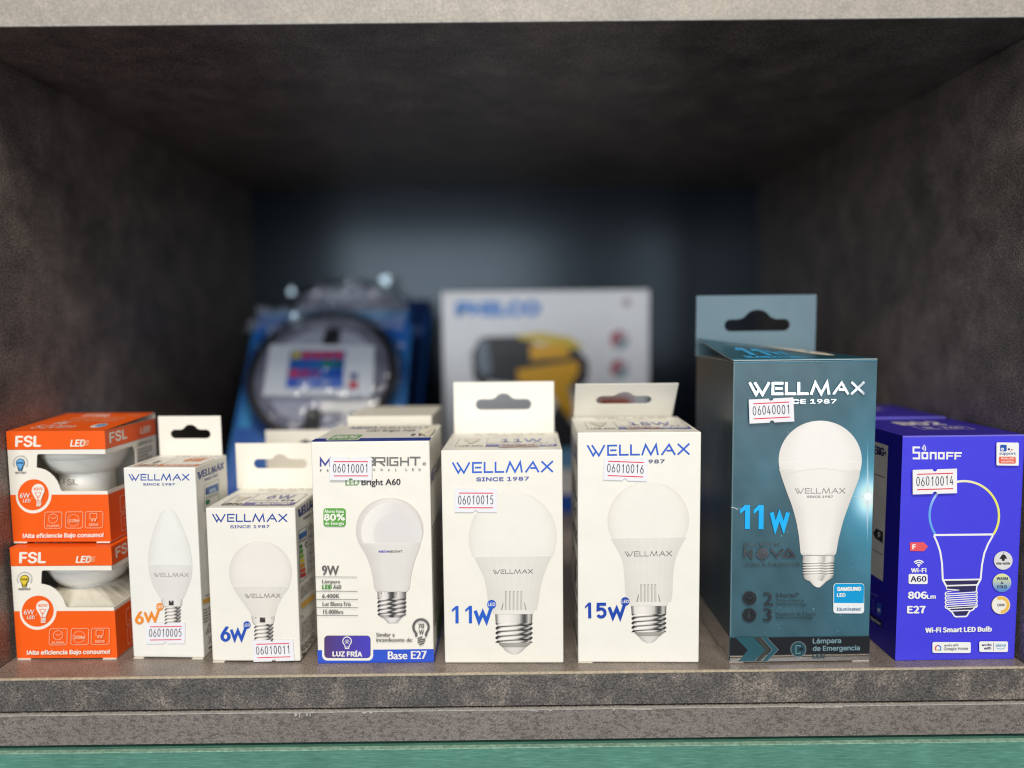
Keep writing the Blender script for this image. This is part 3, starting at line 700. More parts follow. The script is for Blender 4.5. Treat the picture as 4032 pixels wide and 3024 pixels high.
# ================================================================== short white carton, round bulb
def round_carton(label, BL, BR, first):
    c = Carton('bulb_carton', label, 'box', G_CARTON, BL, BR, .0495, .0893, (247, 243, 232), lift=.0007)
    c.tab(c.BL.x - .0008, c.BR.x - .0005, .0284, (.22, .88, .355, .56, .255), dy=.0, col=(246, 240, 226))
    c.flap(.01, .14)
    A = Art(c.top, UNIT)
    logo(A, .24, .86, .92, .86, .09, ink((196, 190, 182)), .02); A.text('SINCE 1987', .42, .76, .76, .76, .05, ink((190, 186, 180)), 'I')
    A.frame(.12, .10, .94, .66, .04, .010, ink((140, 134, 148))); A.line([(.36, .10), (.36, .66)], .010, ink((150, 146, 160)))
    A.text('6W', .52, .42, .82, .42, .18, ink((110, 110, 166)), 'I', .01); A.text('BALLET P45 6W', .40, .30, .70, .30, .06, ink((120, 118, 140)), 'I'); A.text('E14', .74, .30, .88, .30, .08, ink((120, 118, 140)), 'I', .008)
    A.rect(.36, .11, .94, .23, ink((98, 96, 164))); A.text('BLANCO FRÍO', .50, .135, .88, .135, .075, WHITE, 'I', .01); A.text('LED P45', .13, .13, .34, .13, .08, ink((130, 126, 120)), 'I', .01)
    A.grid([(.52, .16, .32), (.40, .19, .29), (.34, .215, .265), (.28, .22, .26)], shade((225, 215, 200), (190, 182, 170), 3))
    A.build('top_print', c.root)
    if not first: return c
    Q = [(47, 535), (680, 525), (710, 1605), (103, 1600)]; A = Art(c.front, Q)
    logo(A, 90, 634, 628, 628, 58, ink((34, 74, 160))); A.text('SINCE 1987', 222, 676, 498, 671, 20, ink((82, 92, 160)), 'I', 2)
    A.build('brand_lettering', c.root)
    A.fresh()
    A.grid(dome_rows(435, 985, 220, 219, 1085), shade((243, 238, 229), (228, 223, 213), 6), 24)
    A.grid([(1085, 236, 640), (1150, 277, 592), (1220, 328, 556), (1262, 357, 541), (1292, 370, 533)], ribs((235, 230, 220), (226, 221, 211), 30))
    A.line([(238, 1085), (638, 1083)], 3, ink((250, 247, 240)))
    A.grid([(1292, 372, 532), (1320, 374, 531), (1346, 384, 524)], shade((238, 232, 224), (178, 172, 166), 6))
    A.rect(430, 1301, 468, 1336, ink((64, 58, 56)))
    for x in (402, 460, 514): A.disc(x, 1304, 5, ink((150, 146, 142)))
    A.grid(thread_rows(1346, 1476, 394, 520, 5, 5), threads(5, low=.5))
    logo(A, 322, 1166, 575, 1163, 29, ink((150, 145, 142)), 5)
    A.build('bulb_picture', c.root)
    A.fresh(); b = ink((38, 84, 190))
    A.text('6', 164, 1462, 222, 1462, 96, b, 'I', 12)
    led_w(A, [(232, 1384), (256, 1450), (278, 1392), (303, 1450), (336, 1360)], 19, b, 340, 1353, 26, 43)
    A.build('wattage_lettering', c.root)
    price_label(c.front, Q, c.root, ((378, 1458), (660, 1450), (388, 1605)), '06010011')
    A = Art(c.right, crop=(780, 1700, 1.7646))
    logo(A, 694, 604, 840, 488, 62, ink((66, 76, 140)), 9); A.text('SINCE 1987', 730, 612, 830, 552, 15, ink((120, 118, 150)), 'I', 2)
    A.line([(697, 690), (752, 655), (760, 1000), (706, 1050)], 3, ink((100, 130, 160)), True)
    A.poly([(701, 712), (750, 684), (750, 722), (702, 752)], ink((62, 118, 190))); A.poly([(704, 720), (714, 714), (714, 734), (704, 742)], ink((44, 60, 130)))
    for k in range(2): A.micro(703, 762 + k * 10, 748, 738 + k * 10, 5, GREY, k)
    for k, cl in enumerate(((40, 130, 70), (80, 160, 60), (150, 190, 50), (235, 215, 50), (236, 160, 50), (226, 90, 50), (206, 44, 50))):
        y = 790 + k * 34 - k * .5; x = 704 + k * .6; L = 14 + k * 3.6
        A.poly([(x, y), (x + L, y - 9 - k), (x + L + 6, y + 3 - k), (x + L, y + 17 - k), (x, y + 26)], ink(cl))
    A.poly([(738, 786), (746, 766), (756, 760), (756, 796), (746, 804)], BLK); A.text('A', 745, 796, 753, 791, 18, WHITE, 'I', 2)
    for k in range(6):
        y = 640 + k * 58; A.line([(764, y + 10), (782, y), (782, y + 44), (764, y + 56)], 3, ink((150, 146, 150)), True); A.arc(773, y + 27, 6, 0, 360, 3, GREY, 10)
        for q in range(3): A.micro(787, y + 5 + q * 14, 802, y - 4 + q * 14, 5, ink((160, 156, 156)), q)
    for k in range(6): A.micro(708, 1085 + k * 15, 800, 1005 + k * 15, 6, ink((126, 122, 118)), k)
    A.poly([(712, 1196), (800, 1120), (802, 1160), (714, 1232)], ink((238, 186, 84)))
    A.arc(717, 1285, 8, 0, 360, 3, GREY, 10)
    for k in range(7): A.micro(712, 1340 + k * 19, 806, 1240 + k * 19, 7, ink((140, 136, 130)), k)
    for x, y in ((722, 1500), (748, 1478), (772, 1450), (793, 1415)): A.arc(x, y, 11, 0, 320, 5, ink((96, 92, 92)), 10, 20); A.line([(x - 8, y + 16), (x + 9, y - 16)], 4, GREY)
    A.poly([(716, 1548), (738, 1528), (738, 1542), (716, 1562)], BLK)
    A.build('side_print', c.root)
    return c
round_carton('short white carton, round bulb picture, blue 6W, price label at its foot', (-.1702, .0160), (-.1196, .0142), True)
round_carton('plain white hang tab carton standing behind the short round bulb carton', (-.1702, .0715), (-.1196, .0702), False)

# ================================================================== 9 W carton with blue band
c = Carton('bulb_carton', 'white carton with grey 9W, a green 80% badge and blue Base E27 band', 'box', G_CARTON, (-.1093, .0127), (-.0438, .0124), .0640, .1266, (247, 243, 231), lift=.0003)
Q = [(68, 475), (1465, 455), (1505, 1505 + 1540.5), (155, 1520 + 1540.5)]; K2 = 1540.5
A = Art(c.front, UNIT); m = homography(Q); vb = m(900, 1362 + K2)[1]
A.rect(-.001, -.001, 1.001, vb, ink((48, 86, 208))); A.build('blue_band', c.root)
A = Art(c.front, Q)
A.rrect(203, 1345 - 160 + K2, 797, 1490 + K2, 60, ink((247, 243, 231))); A.rrect(228, 1200 + K2, 768, 1462 + K2, 44, ink((62, 62, 70)))
P = Art.rr(234, 1204, 764, 1456, 40); P = [(x, y + K2) for x, y in P]
A.put(P, [tuple(range(len(P)))], [mixl(ink((86, 62, 120)), ink((74, 66, 196)), (x - 234) / 400) for x, y in P])
A.arc(494, 1266 + K2, 50, 125, 415, 11, WHITE, 26); A.line([(466, 1310 + K2), (474, 1350 + K2), (512, 1350 + K2), (522, 1310 + K2)], 10, WHITE); A.line([(478, 1332 + K2), (512, 1332 + K2)], 8, WHITE)
A.arc(494, 1270 + K2, 11, 0, 360, 7, WHITE, 16)
for i in range(8): t = i * .785; A.line([(494 + 20 * math.cos(t), 1270 + K2 + 20 * math.sin(t)), (494 + 30 * math.cos(t), 1270 + K2 + 30 * math.sin(t))], 6, WHITE)
A.text('LUZ FRÍA', 328, 1438 + K2, 666, 1442 + K2, 54, WHITE, 'I', 9)
A.build('cold_light_badge', c.root)
A.fresh(); A.text('Base E27', 972, 1474 + K2, 1420, 1466 + K2, 92, WHITE, 'H', 14); A.build('base_lettering', c.root)
A.fresh()
x = 178
A.line([(187, 767), (187, 672), (240, 745), (295, 672), (295, 767)], 19, ink((66, 70, 156)))
# the grey half of the wordmark, squared letters
g = ink((116, 112, 110)); t = 17
A.line([(770, 745), (808, 745), (816, 730), (808, 703), (770, 703)], t, g); A.line([(770, 658), (806, 658), (812, 680), (806, 703)], t, g)
A.line([(828, 757), (828, 660), (938, 660), (938, 706), (836, 706)], t, g); A.line([(880, 710), (940, 754)], 20, g)
A.line([(972, 652), (972, 755)], 21, g)
A.line([(1100, 660), (1002, 660), (1002, 746), (1090, 746), (1090, 705), (1045, 705)], t, g)
A.line([(1128, 652), (1128, 753)], t, g); A.line([(1215, 652), (1215, 752)], t, g); A.line([(1136, 703), (1208, 703)], t, g)
A.line([(1232, 655), (1358, 655)], t + 2, g); A.line([(1300, 664), (1300, 750)], t + 4, g)
A.arc(1403, 730, 17, 0, 360, 5, g, 20); A.rect(1393, 726, 1413, 734, g)
for ch, X in zip('PRONAL', (181, 262, 806, 892, 978, 1064)): A.text(ch, X, 826 - (X > 600) * 12, X + 20, 826 - (X > 600) * 12, 27, g, 'H', 3)
for ch, X in zip('LED', (1184, 1262, 1338)): A.text(ch, X, 810, X + 22, 810, 27, g, 'H', 3)
A.text('LED', 480, 984, 636, 982, 72, ink((96, 160, 82)), 'H', 5); A.text('Bright A60', 668, 981, 1122, 976, 70, ink((50, 42, 48)), 'H', 6)
A.build('brand_lettering', c.root)
A.fresh(); gn = ink((92, 168, 62))
A.rrect(222, 1254, 481, 1468, 34, gn); A.text('Ahorra Hasta', 234, 1306, 462, 1306, 36, WHITE, 'H', 5); A.text('80%', 234, 1395, 466, 1393, 72, WHITE, 'I', 14); A.text('de Energía', 242, 1446, 462, 1446, 36, WHITE, 'H', 5)
A.build('savings_badge', c.root)
A.fresh()
A.grid(dome_rows(995, 1500, 393, 372, 1676), shade((236, 231, 225), (216, 209, 203), 4), 24)
A.grid(dome_rows(1015, 1530, 350, 345, 1660), lambda s_, t: mixl(ink((246, 242, 236)), ink((230, 225, 220)), (s_ + 1) * .75), 20)
A.grid(dome_rows(1090, 1560, 284, 262, 1655), shade((228, 224, 221), (231, 227, 223), 3), 20)
A.grid([(133 + K2, 645, 1355), (200 + K2, 690, 1332), (300 + K2, 738, 1292), (400 + K2, 772, 1264), (500 + K2, 796, 1243), (600 + K2, 808, 1230), (645 + K2, 818, 1222), (672 + K2, 842, 1200), (684 + K2, 852, 1190)], lambda s_, t: mixl(ink((231, 227, 221)), ink((215, 209, 203)), max(0, (abs(s_ - .1) - .5) * 1.6)), 24)
WM = [(-1, 70), (-.9, 190), (-.6, 244), (-.3, 225), (-.12, 92), (.1, 60), (.22, 170), (.45, 238), (.7, 190), (.9, 120), (1, 80)]
A.grid([(688 + K2, 852, 1184), (760 + K2, 854, 1182)], plainmetal((1, .97, .95), WM)); A.grid(thread_rows(760 + K2, 955 + K2, 858, 1180, 4, 9), threads(4, (1, .97, .95), .34, WM, .18), 24, 4)
A.grid([(955 + K2, 862, 1175), (975 + K2, 890, 1140), (985 + K2, 915, 1130)], plainmetal((.78, .75, .74), WM)); A.grid([(985 + K2, 918, 1128), (1010 + K2, 945, 1108), (1042 + K2, 970, 1080)], shade((232, 228, 224), (170, 165, 160), 3))
for X in (896, 975, 1070, 1148): A.line([(X, 692 + K2), (X + 3, 712 + K2)], 6, ink((70, 62, 60)))
A.text('MEGA', 870, 228 + K2, 988, 228 + K2, 24, ink((76, 80, 180)), 'I', 4); A.text('BRIGHT', 988, 228 + K2, 1142, 226 + K2, 24, ink((130, 126, 124)), 'I', 4)
A.build('bulb_picture', c.root)
A.fresh(); g = ink((104, 100, 100))
A.text('9W', 207, 490 + K2, 400, 490 + K2, 108, g, 'H', 9)
for y, x0, x1 in ((515, 125, 615), (681, 131, 618), (776, 133, 622), (871, 137, 624), (963, 139, 627)): A.line([(x0, y + K2 - 1), (x1, y + K2)], 5, g)
A.text('Lámpara', 208, 588 + K2, 415, 588 + K2, 42, g, 'H', 3); A.text('LED', 210, 653 + K2, 316, 653 + K2, 46, ink((92, 160, 80)), 'I', 8); A.text('A60', 334, 653 + K2, 428, 653 + K2, 46, g, 'H', 3)
A.text('6.400K', 208, 758 + K2, 410, 756 + K2, 46, g, 'H', 4); A.text('Luz Blanca Fría', 213, 848 + K2, 540, 850 + K2, 46, g, 'H', 3); A.text('15.000hrs', 220, 940 + K2, 452, 942 + K2, 46, g, 'H', 4)
A.text('Similar a', 838, 1204 + K2, 1050, 1202 + K2, 42, g, 'H', 4); A.text('incandecente de:', 838, 1262 + K2, 1258, 1262 + K2, 42, g, 'H', 4)
A.arc(1358, 1092 + K2, 89, 140, 400, 26, g, 30); A.line([(1290, 1148 + K2), (1303, 1170 + K2), (1303, 1203 + K2)], 26, g); A.line([(1427, 1148 + K2), (1416, 1170 + K2), (1416, 1200 + K2)], 26, g)
for y, x0, x1 in ((1218, 1318, 1372), (1240, 1318, 1408), (1264, 1318, 1408), (1290, 1338, 1392)): A.line([(x0, y + K2 + 8), (x1, y + K2 - 12)], 15, g)
A.text('70', 1326, 1108 + K2, 1394, 1106 + K2, 54, g, 'H', 5); A.text('W', 1333, 1178 + K2, 1392, 1178 + K2, 52, g, 'H', 5)
A.build('data_lettering', c.root)
price_label(c.front, Q, c.root, ((298, 655), (792, 653), (298, 922)), '06010001')
A = Art(c.top, UNIT)
A.rect(-.0005, 0.0, 1.0005, .165, ink((40, 62, 160))); A.rrect(.105, .055, .385, .40, .04, ink((247, 243, 231))); A.rrect(.12, .075, .37, .37, .035, gn)
A.text('Ahorra Hasta', .14, .285, .35, .285, .06, WHITE, 'H', .006); A.text('80%', .14, .175, .35, .175, .095, WHITE, 'I', .018); A.text('de Energía', .14, .095, .35, .095, .06, WHITE, 'H', .006)
A.text('9 W', .80, .24, .95, .24, .15, ink((70, 62, 66)), 'H', .008); A.text('LED Bright A60', .36, .55, .80, .55, .11, ink((120, 114, 114)), 'H', .006)
A.text('MEGA', .17, .74, .42, .74, .14, ink((112, 114, 164)), 'I', .008); A.text('BRIGHT', .44, .74, .92, .74, .12, ink((168, 164, 160)), 'I', .006)
A.build('top_print', c.root)
# torn white corner of the lid
f = c.top; V = [f.at(.90, .34, .0003), f.at(.995, .60, .0030), f.at(.998, .30, .0016), f.at(.97, .17, .0002), f.at(.86, .40, .0012)]
mesh('torn_corner', V, [(0, 4, 1), (0, 1, 2), (0, 2, 3)], CARD, c.root, [ink((244, 236, 212))] * 5)
A = Art(c.right, UNIT)
A.text('MEGA', .06, .80, .55, .80, .055, ink((84, 82, 150)), 'I', .008); A.text('BRIGHT', .57, .80, .96, .80, .055, ink((140, 136, 136)), 'I', .008)
for k in range(26): A.micro(.08, .60 - k * .018, .92 - .2 * (k % 4 == 1), .60 - k * .018, .009, ink((84, 80, 78)), k, .06)
A.rect(-.001, -.001, 1.001, .03, ink((48, 86, 208))); A.rrect(.25, .045, .95, .13, .02, ink((60, 110, 50)))
A.build('side_print', c.root)
c2 = Carton('bulb_carton', 'plain white carton standing close behind the blue banded 9W carton', 'box', G_CARTON, (-.1052, .0835), (-.0500, .0825), .058, .1315, (242, 236, 220))

# ================================================================== the two A60 cartons, 11 W and 15 W
def a60_front(c, Q, off, lg, yr, globe, seam, body, ledge, ring, th_, cone, tip, watt, body_logo, vents, blue):
    A = Art(c.front, Q)
    logo(A, *lg, blue); A.build('brand_lettering', c.root)
    A.fresh()
    cx, cy, rx, ry = globe
    A.grid(dome_rows(cx, cy, rx, ry, seam[0]), shade((245, 241, 231), (231, 226, 215), 8), 26)
    A.grid(body, ribs((234, 230, 221), (224, 219, 209), 24, .014), 30)
    A.line([(seam[1], seam[0]), (seam[2], seam[0] - 4)], 6, ink((249, 247, 240)))
    A.grid(ledge, shade((240, 236, 228), (226, 221, 212), 5))
    x0, x1, ya, yb, dx = vents
    for i in range(5):
        X = x0 + (x1 - x0) * i / 4; A.rrect(X - 10, ya, X + 10, yb, 9, ink((172, 168, 160))); A.rrect(X - 4, ya + 10, X + 10, yb, 6, ink((212, 208, 198)))
    A.poly([(x0 - 55, yb), (x0 - 32, yb - 95), (x0 - 28, yb - 60), (x0 - 42, yb)], ink((160, 156, 148))); A.poly([(x1 + 55, yb), (x1 + 34, yb - 95), (x1 + 32, yb - 60), (x1 + 44, yb)], ink((160, 156, 148)))
    A.grid(ring, plainmetal()); A.grid(th_, threads(4, (1, .98, .95), .16, METAL, .22), 30, 4); A.grid(cone, shade((172, 168, 160), (148, 144, 136), 2)); A.grid(tip, shade((226, 222, 216), (186, 182, 176), 3))
    logo(A, *body_logo, ink((112, 106, 106)), 6)
    A.build('bulb_picture', c.root)
    return A
def a60_top(c, txt, sub):
    A = Art(c.top, UNIT)
    logo(A, .20, .84, .88, .84, .10, ink((190, 184, 174)), .018); A.text('SINCE 1987', .40, .74, .68, .74, .05, ink((196, 190, 182)), 'I')
    ol = ink((176, 170, 168)); A.frame(.10, .16, .96, .66, .03, .006, ol); A.line([(.36, .16), (.36, .66)], .006, ol)
    A.text(txt, .48, .42, .84, .42, .17, ink((128, 130, 190)), 'I', .008); A.text('BALLET A60 ' + sub, .38, .33, .66, .33, .055, ink((160, 156, 166)), 'I'); A.text('E27', .76, .33, .90, .33, .06, ink((150, 148, 174)), 'I')
    A.rect(.36, .17, .96, .28, ink((118, 120, 188))); A.text('BLANCO FRÍO', .58, .195, .93, .195, .065, WHITE, 'I', .008)
    A.grid([(.60, .14, .30), (.48, .165, .275), (.40, .19, .25), (.34, .20, .24)], shade((232, 224, 208), (206, 198, 184), 2)); A.text('LED A60', .13, .19, .33, .19, .06, ink((166, 160, 152)), 'I', .004)
    A.build('top_print', c.root)
K8 = 1658.6
c = Carton('bulb_carton', 'white carton with a bulb picture, upright hang tab and blue 11W', 'box', G_CARTON, (-.0375, .0110), (.0292, .0094), .0640, .1212, (246, 242, 230), lift=.0002)
c.tab(-.0350, .0286, .0325, (.22, .775, .34, .545, .236), col=(246, 243, 232))
Q = [(97, 865), (1400, 865), (1440, 1530 + K8), (145, 1527 + K8)]
A = a60_front(c, Q, K8, (208, 1113, 1308, 1107, 121), 0, (875, 1810, 475, 495), (355 + K8, 458, 1300),
    [(355 + K8, 458, 1300), (430 + K8, 492, 1266), (500 + K8, 528, 1238), (600 + K8, 572, 1202), (700 + K8, 592, 1180), (800 + K8, 606, 1168), (900 + K8, 622, 1152), (942 + K8, 640, 1142)],
    [(942 + K8, 655, 1120), (965 + K8, 668, 1108), (985 + K8, 674, 1104)], [(988 + K8, 692, 1096), (1088 + K8, 697, 1093)], thread_rows(1088 + K8, 1300 + K8, 706, 1090, 4, 12),
    [(1300 + K8, 728, 1088), (1325 + K8, 742, 1062), (1352 + K8, 776, 1028)], [(1352 + K8, 778, 1026), (1390 + K8, 808, 990), (1410 + K8, 850, 962), (1426 + K8, 880, 925)], None,
    (658, 545 + K8, 1097, 541 + K8, 48), (808, 975, 732 + K8, 942 + K8, 0), ink((48, 102, 210)))
A.fresh(); A.text('SINCE 1987', 480, 1194, 1042, 1189, 38, ink((78, 92, 180)), 'I', 4); A.build('date_lettering', c.root)
A.fresh(); b = ink((34, 96, 206))
for X in (218, 364): A.poly([(X, 935 + K8), (X + 46, 892 + K8), (X + 74, 892 + K8), (X + 76, 1082 + K8), (X + 42, 1082 + K8), (X + 42, 928 + K8), (X + 4, 956 + K8)], b)
led_w(A, [(474, 945 + K8), (516, 1062 + K8), (556, 965 + K8), (598, 1062 + K8), (646, 915 + K8)], 36, b, 652, 876 + K8, 49, 78)
A.build('wattage_lettering', c.root)
price_label(c.front, Q, c.root, ((248, 1274), (703, 1278), (248, 1527)), '06010015')
a60_top(c, '11W', '11W F'); price_label(c.top, UNIT, c.root, ((.47, .245), (.80, .255), (.475, .115)), '06010015', (214, 200, 196))
A = Art(c.right, UNIT); A.text('MADE IN P.R.C.', .1, .9, .8, .9, .03, GREY, 'I'); A.build('side_print', c.root)

K9 = 1603.7
c = Carton('bulb_carton', 'white carton with a bulb picture, forward bent hang tab and blue 15W', 'box', G_CARTON, (.0374, .0100), (.1047, .0078), .0655, .1304, (247, 244, 233), lift=.0002)
c.tab(.0412, .1034, .0305, (.215, .765, .35, .60, .24), lean=42, col=(246, 242, 231))
c.flap(.0, .12)
Q = [(220, 605), (1550, 620), (1525, 1528 + K9), (205, 1520 + K9)]
A = a60_front(c, Q, K9, (312, 862, 1432, 864, 122), 0, (979, 1562, 440, 417), (150 + K9, 572, 1390),
    [(148 + K9, 570, 1390), (250 + K9, 630, 1330), (350 + K9, 682, 1285), (450 + K9, 706, 1260), (550 + K9, 716, 1248), (650 + K9, 722, 1242), (750 + K9, 728, 1240), (850 + K9, 738, 1224)],
    [(850 + K9, 760, 1200), (872 + K9, 774, 1192), (894 + K9, 780, 1184)], [(898 + K9, 790, 1173), (985 + K9, 795, 1170)], thread_rows(985 + K9, 1184 + K9, 802, 1162, 4, 11),
    [(1184 + K9, 822, 1158), (1205 + K9, 838, 1130), (1230 + K9, 868, 1102)], [(1230 + K9, 870, 1100), (1265 + K9, 900, 1065), (1285 + K9, 930, 1040), (1302 + K9, 960, 1000)], None,
    (718, 352 + K9, 1236, 352 + K9, 58), (902, 1054, 655 + K9, 852 + K9, 0), ink((46, 96, 204)))
A.fresh(); A.text('SINCE 1987', 590, 942, 1155, 946, 38, ink((84, 84, 130)), 'I', 4); A.build('date_lettering', c.root)
A.fresh(); b = ink((24, 70, 178))
A.poly([(284, 900 + K9), (324, 853 + K9), (352, 853 + K9), (354, 1026 + K9), (320, 1026 + K9), (320, 888 + K9), (288, 915 + K9)], b)
A.line([(516, 872 + K9), (430, 872 + K9), (428, 932 + K9)] + el(462, 968 + K9, 43, 45, -120, 150, 16), 33, b)
led_w(A, [(550, 905 + K9), (590, 1018 + K9), (632, 922 + K9), (670, 1018 + K9), (716, 880 + K9)], 34, b, 725, 843 + K9, 47, 76)
A.build('wattage_lettering', c.root)
price_label(c.front, Q, c.root, ((505, 868), (975, 893), (495, 1115)), '06010016')
a60_top(c, '15W', '15W F'); price_label(c.top, UNIT, c.root, ((.42, .27), (.72, .285), (.425, .16)), '06010016', (214, 200, 196))
A = Art(c.left, UNIT)
logo(A, .12, .85, .92, .85, .085, ink((70, 84, 160)), .016)
for k in range(5): A.micro(.2, .76 - k * .02, .8, .76 - k * .02, .008, GREY, k, .1)
A.frame(.45, .55, .95, .70, .04, .012, BLK); A.text('A F', .5, .60, .85, .60, .05, BLK, 'I', .01)
A.text('SIMILAR A INCANDESCENTE', .3, .50, .95, .50, .03, GREY, 'I', .004)
A.frame(.40, .28, .95, .42, .04, .012, BLK); A.disc(.7, .35, .12, ink((80, 76, 74)), .05)
A.rect(.3, .20, .95, .225, BLK); A.rect(.4, .05, .95, .075, BLK)
for k in range(4): A.micro(.35, .17 - k * .025, .95, .17 - k * .025, .010, GREY, k, .1)
A.build('side_print', c.root)

# ================================================================== tall teal carton
K5 = 1382.5; KC3 = 1493.1      # crop offsets: lower crops against the middle one (oy 1660)
TQ = [(500, 850 - KC3), (2075, 822 - KC3), (1985, 1215 + K5), (490, 1240 + K5)]
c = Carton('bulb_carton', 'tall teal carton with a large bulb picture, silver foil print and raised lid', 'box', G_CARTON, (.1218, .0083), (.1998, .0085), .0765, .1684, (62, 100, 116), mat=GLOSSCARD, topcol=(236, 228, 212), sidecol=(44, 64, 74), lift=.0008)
c.tab(.1213, .1985, .0385, (.235, .785, .40, .60, .25), dy=.0005, col=(90, 118, 131), edgecol=(226, 222, 214), skew=.004)
c.flap(.0, .1); c.flap(.88, 1.0, .001)
f = c.front; m = homography(TQ)
# lid: a sheet rising towards its rear left corner
V = []; F = []; cc = []; nx, ny = 14, 12
for j in range(ny + 1):
    for i in range(nx + 1):
        u, v = i / nx, j / ny
        lift_ = .0105 * v ** 1.15 * (1 - u) ** 1.2 + .0009 + .0012 * v * u
        V.append(c.top.at(u, v * .97, lift_)); cc.append(ink((26, 76, 90)) if v > .0 else ink((70, 150, 180)))
n0 = len(V); V += [p - Vector((0, 0, .0005)) for p in V]; cc += [ink((214, 208, 198))] * n0
for j in range(ny):
    for i in range(nx):
        k = j * (nx + 1) + i; F += [(k, k + 1, k + nx + 2, k + nx + 1), (n0 + k, n0 + k + nx + 1, n0 + k + nx + 2, n0 + k + 1)]
for j in range(ny):
    k = j * (nx + 1); F.append((k, k + nx + 1, n0 + k + nx + 1, n0 + k)); k += nx; F.append((k + nx + 1, k, n0 + k, n0 + k + nx + 1))
for i in range(nx): F.append((i, i + 1, n0 + i + 1, n0 + i)); k = ny * (nx + 1) + i; F.append((k + 1, k, n0 + k, n0 + k + 1))
lid = mesh('lid_flap', V, F, GLOSSCARD, c.root, cc)
# lid print and the pale reverse of a second flap
Zl = Face(c.top.at(0, 0, .0012), c.top.U, c.top.V + Vector((0, 0, .004))); A = Art(Zl, UNIT)
def on_lid(A):
    for i, p in enumerate(A.v):
        d = p - c.top.O; u = d.dot(c.u) / c.W; v = d.dot(c.w) / (c.D * .97); u = min(1, max(0, u)); v = min(1, max(0, v))
        A.v[i] = Vector((p.x, p.y, c.top.O.z + .0105 * v ** 1.15 * (1 - u) ** 1.2 + .0009 + .0012 * v * u + .00012 + .00002 * (i % 2 == 5)))
    return A
b = ink((60, 170, 226))
for X in (.16, .28): A.poly([(X, .46), (X + .035, .62), (X + .10, .62), (X + .085, .24), (X + .04, .24), (X + .055, .5)], b)
A.line([(.40, .56), (.43, .28), (.455, .46), (.49, .28), (.525, .56)], .03, b)
A.text('BLANCO FRÍO', .13, .10, .55, .10, .10, b, 'I', .012)
logo(A, .16, .74, .62, .74, .07, ink((140, 160, 168)), .015)
on_lid(A).build('lid_lettering', lid)
A.fresh(); A.poly([(.52, .99), (.88, .99), (.90, .60), (.86, .34), (.80, .32), (.74, .46)], ink((236, 222, 202))); on_lid(A).build('pale_reverse', lid)
# front: dark teal print with a blue star glow
def nebula(s_, t):
    x = 490 + (s_ + 1) / 2 * 1540; y = -650 + t * 3270
    g1 = math.exp(-(((x - 1985) / 330) ** 2 + ((y - 820) / 420) ** 2)); g2 = math.exp(-(((x - 1985) / 120) ** 2 + ((y - 830) / 165) ** 2))
    g3 = math.exp(-(((x - 850) / 260) ** 2 + ((y - 480) / 330) ** 2)); g4 = math.exp(-(((x - 2030) / 420) ** 2 + ((y - 1000) / 1100) ** 2))
    n_ = .06 * math.sin(x * .011 + y * .007) + .04 * math.sin(x * .023 - y * .013 + 2)
    col = np.array(lin((64, 98, 110)), float)
    col = col * (1 + n_) + np.array(lin((66, 108, 130))) * .25 * g3 + np.array(lin((46, 140, 172))) * (.42 * g4 + .55 * g1) + np.array((.75, .9, .95)) * 1.1 * g2
    return tuple(min(.92, float(v)) * K for v in col)
A = Art(f, UNIT)
A.grid([(1 - i / 10, 0.0015, .9985) for i in range(11)], nebula, 40, 9)
A.build('nebula_print', c.root, GLOSSCARD)
A = Art(f, TQ)
st = ink((236, 246, 250), .95)
for dy, L, wd in ((0, 620, 26), ):
    A.put([(1972 - wd / 2, 835), (1972, 835 - L), (1972 + wd / 2, 835), (1972, 835 + L * .9)], [(0, 1, 2, 3)], [ink((220, 240, 246)), ink((90, 160, 186)), ink((220, 240, 246)), ink((80, 150, 178))])
A.put([(1785, 833), (1972, 818), (2030, 833), (1972, 850)], [(0, 1, 2, 3)], [ink((120, 190, 212)), st, st, st])
A.disc(1975, 835, 42, st)
for X, Y, R in ((1107, 132, 8), (945, 55, 6), (2032, 482, 6), (1872, 625, 7), (1040, 1268, 10), (1108, 1228, 8), (1770, 1065, 7), (1818, 1086, 5), (1882, 1106, 6), (1842, 1132, 5), (1748, 1512, 5), (1810, 1524, 6), (1880, 1522, 6), (1795, 1605, 6), (1852, 1612, 5), (1712, 1590, 5), (1692, 1650, 5), (1392, 675 + K5, 10), (1685, 742 + K5, 7), (1564, 695 + K5, 6), (1680, 846 + K5, 5), (1656, 912 + K5, 7), (1010, 845 + K5, 6), (1028, 882 + K5, 6), (870, 928 + K5, 6), (992, 704 + K5, 5), (1030, 660 + K5, 5), (1922, 1296, 6), (1904, 1264, 5), (705, 848, 5), (1750, 1160, 5), (1968, 1252, 5)):
    A.disc(X, Y, R * .8, ink((112, 164, 180)), None, 10)
A.build('printed_stars', c.root, GLOSSCARD)
A.fresh(); A.poly([(500, 860 - KC3), (512, 862 - KC3), (506, 970 + K5), (493, 970 + K5)], ink((100, 128, 134))); A.poly([(500, 852 - KC3), (2072, 824 - KC3), (2072, 832 - KC3), (500, 862 - KC3)], ink((66, 140, 168))); A.build('worn_fold', c.root, GLOSSCARD)
A.fresh()
A.line([(505, 955), (540, 968), (620, 975), (650, 962)], 14, ink((104, 140, 150))); A.line([(488, 960), (520, 962), (560, 985)], 7, ink((190, 200, 200)))
A.build('scuff_mark', c.root)
A.fresh()
sh2 = lambda e: (lambda s_, t: mixl(ink((246, 243, 238)), ink(e), max(0, (abs(s_) - .55) * 1.6)))
A.grid(dome_rows(1452, 440, 452, 438, 545), sh2((228, 224, 218)), 26)
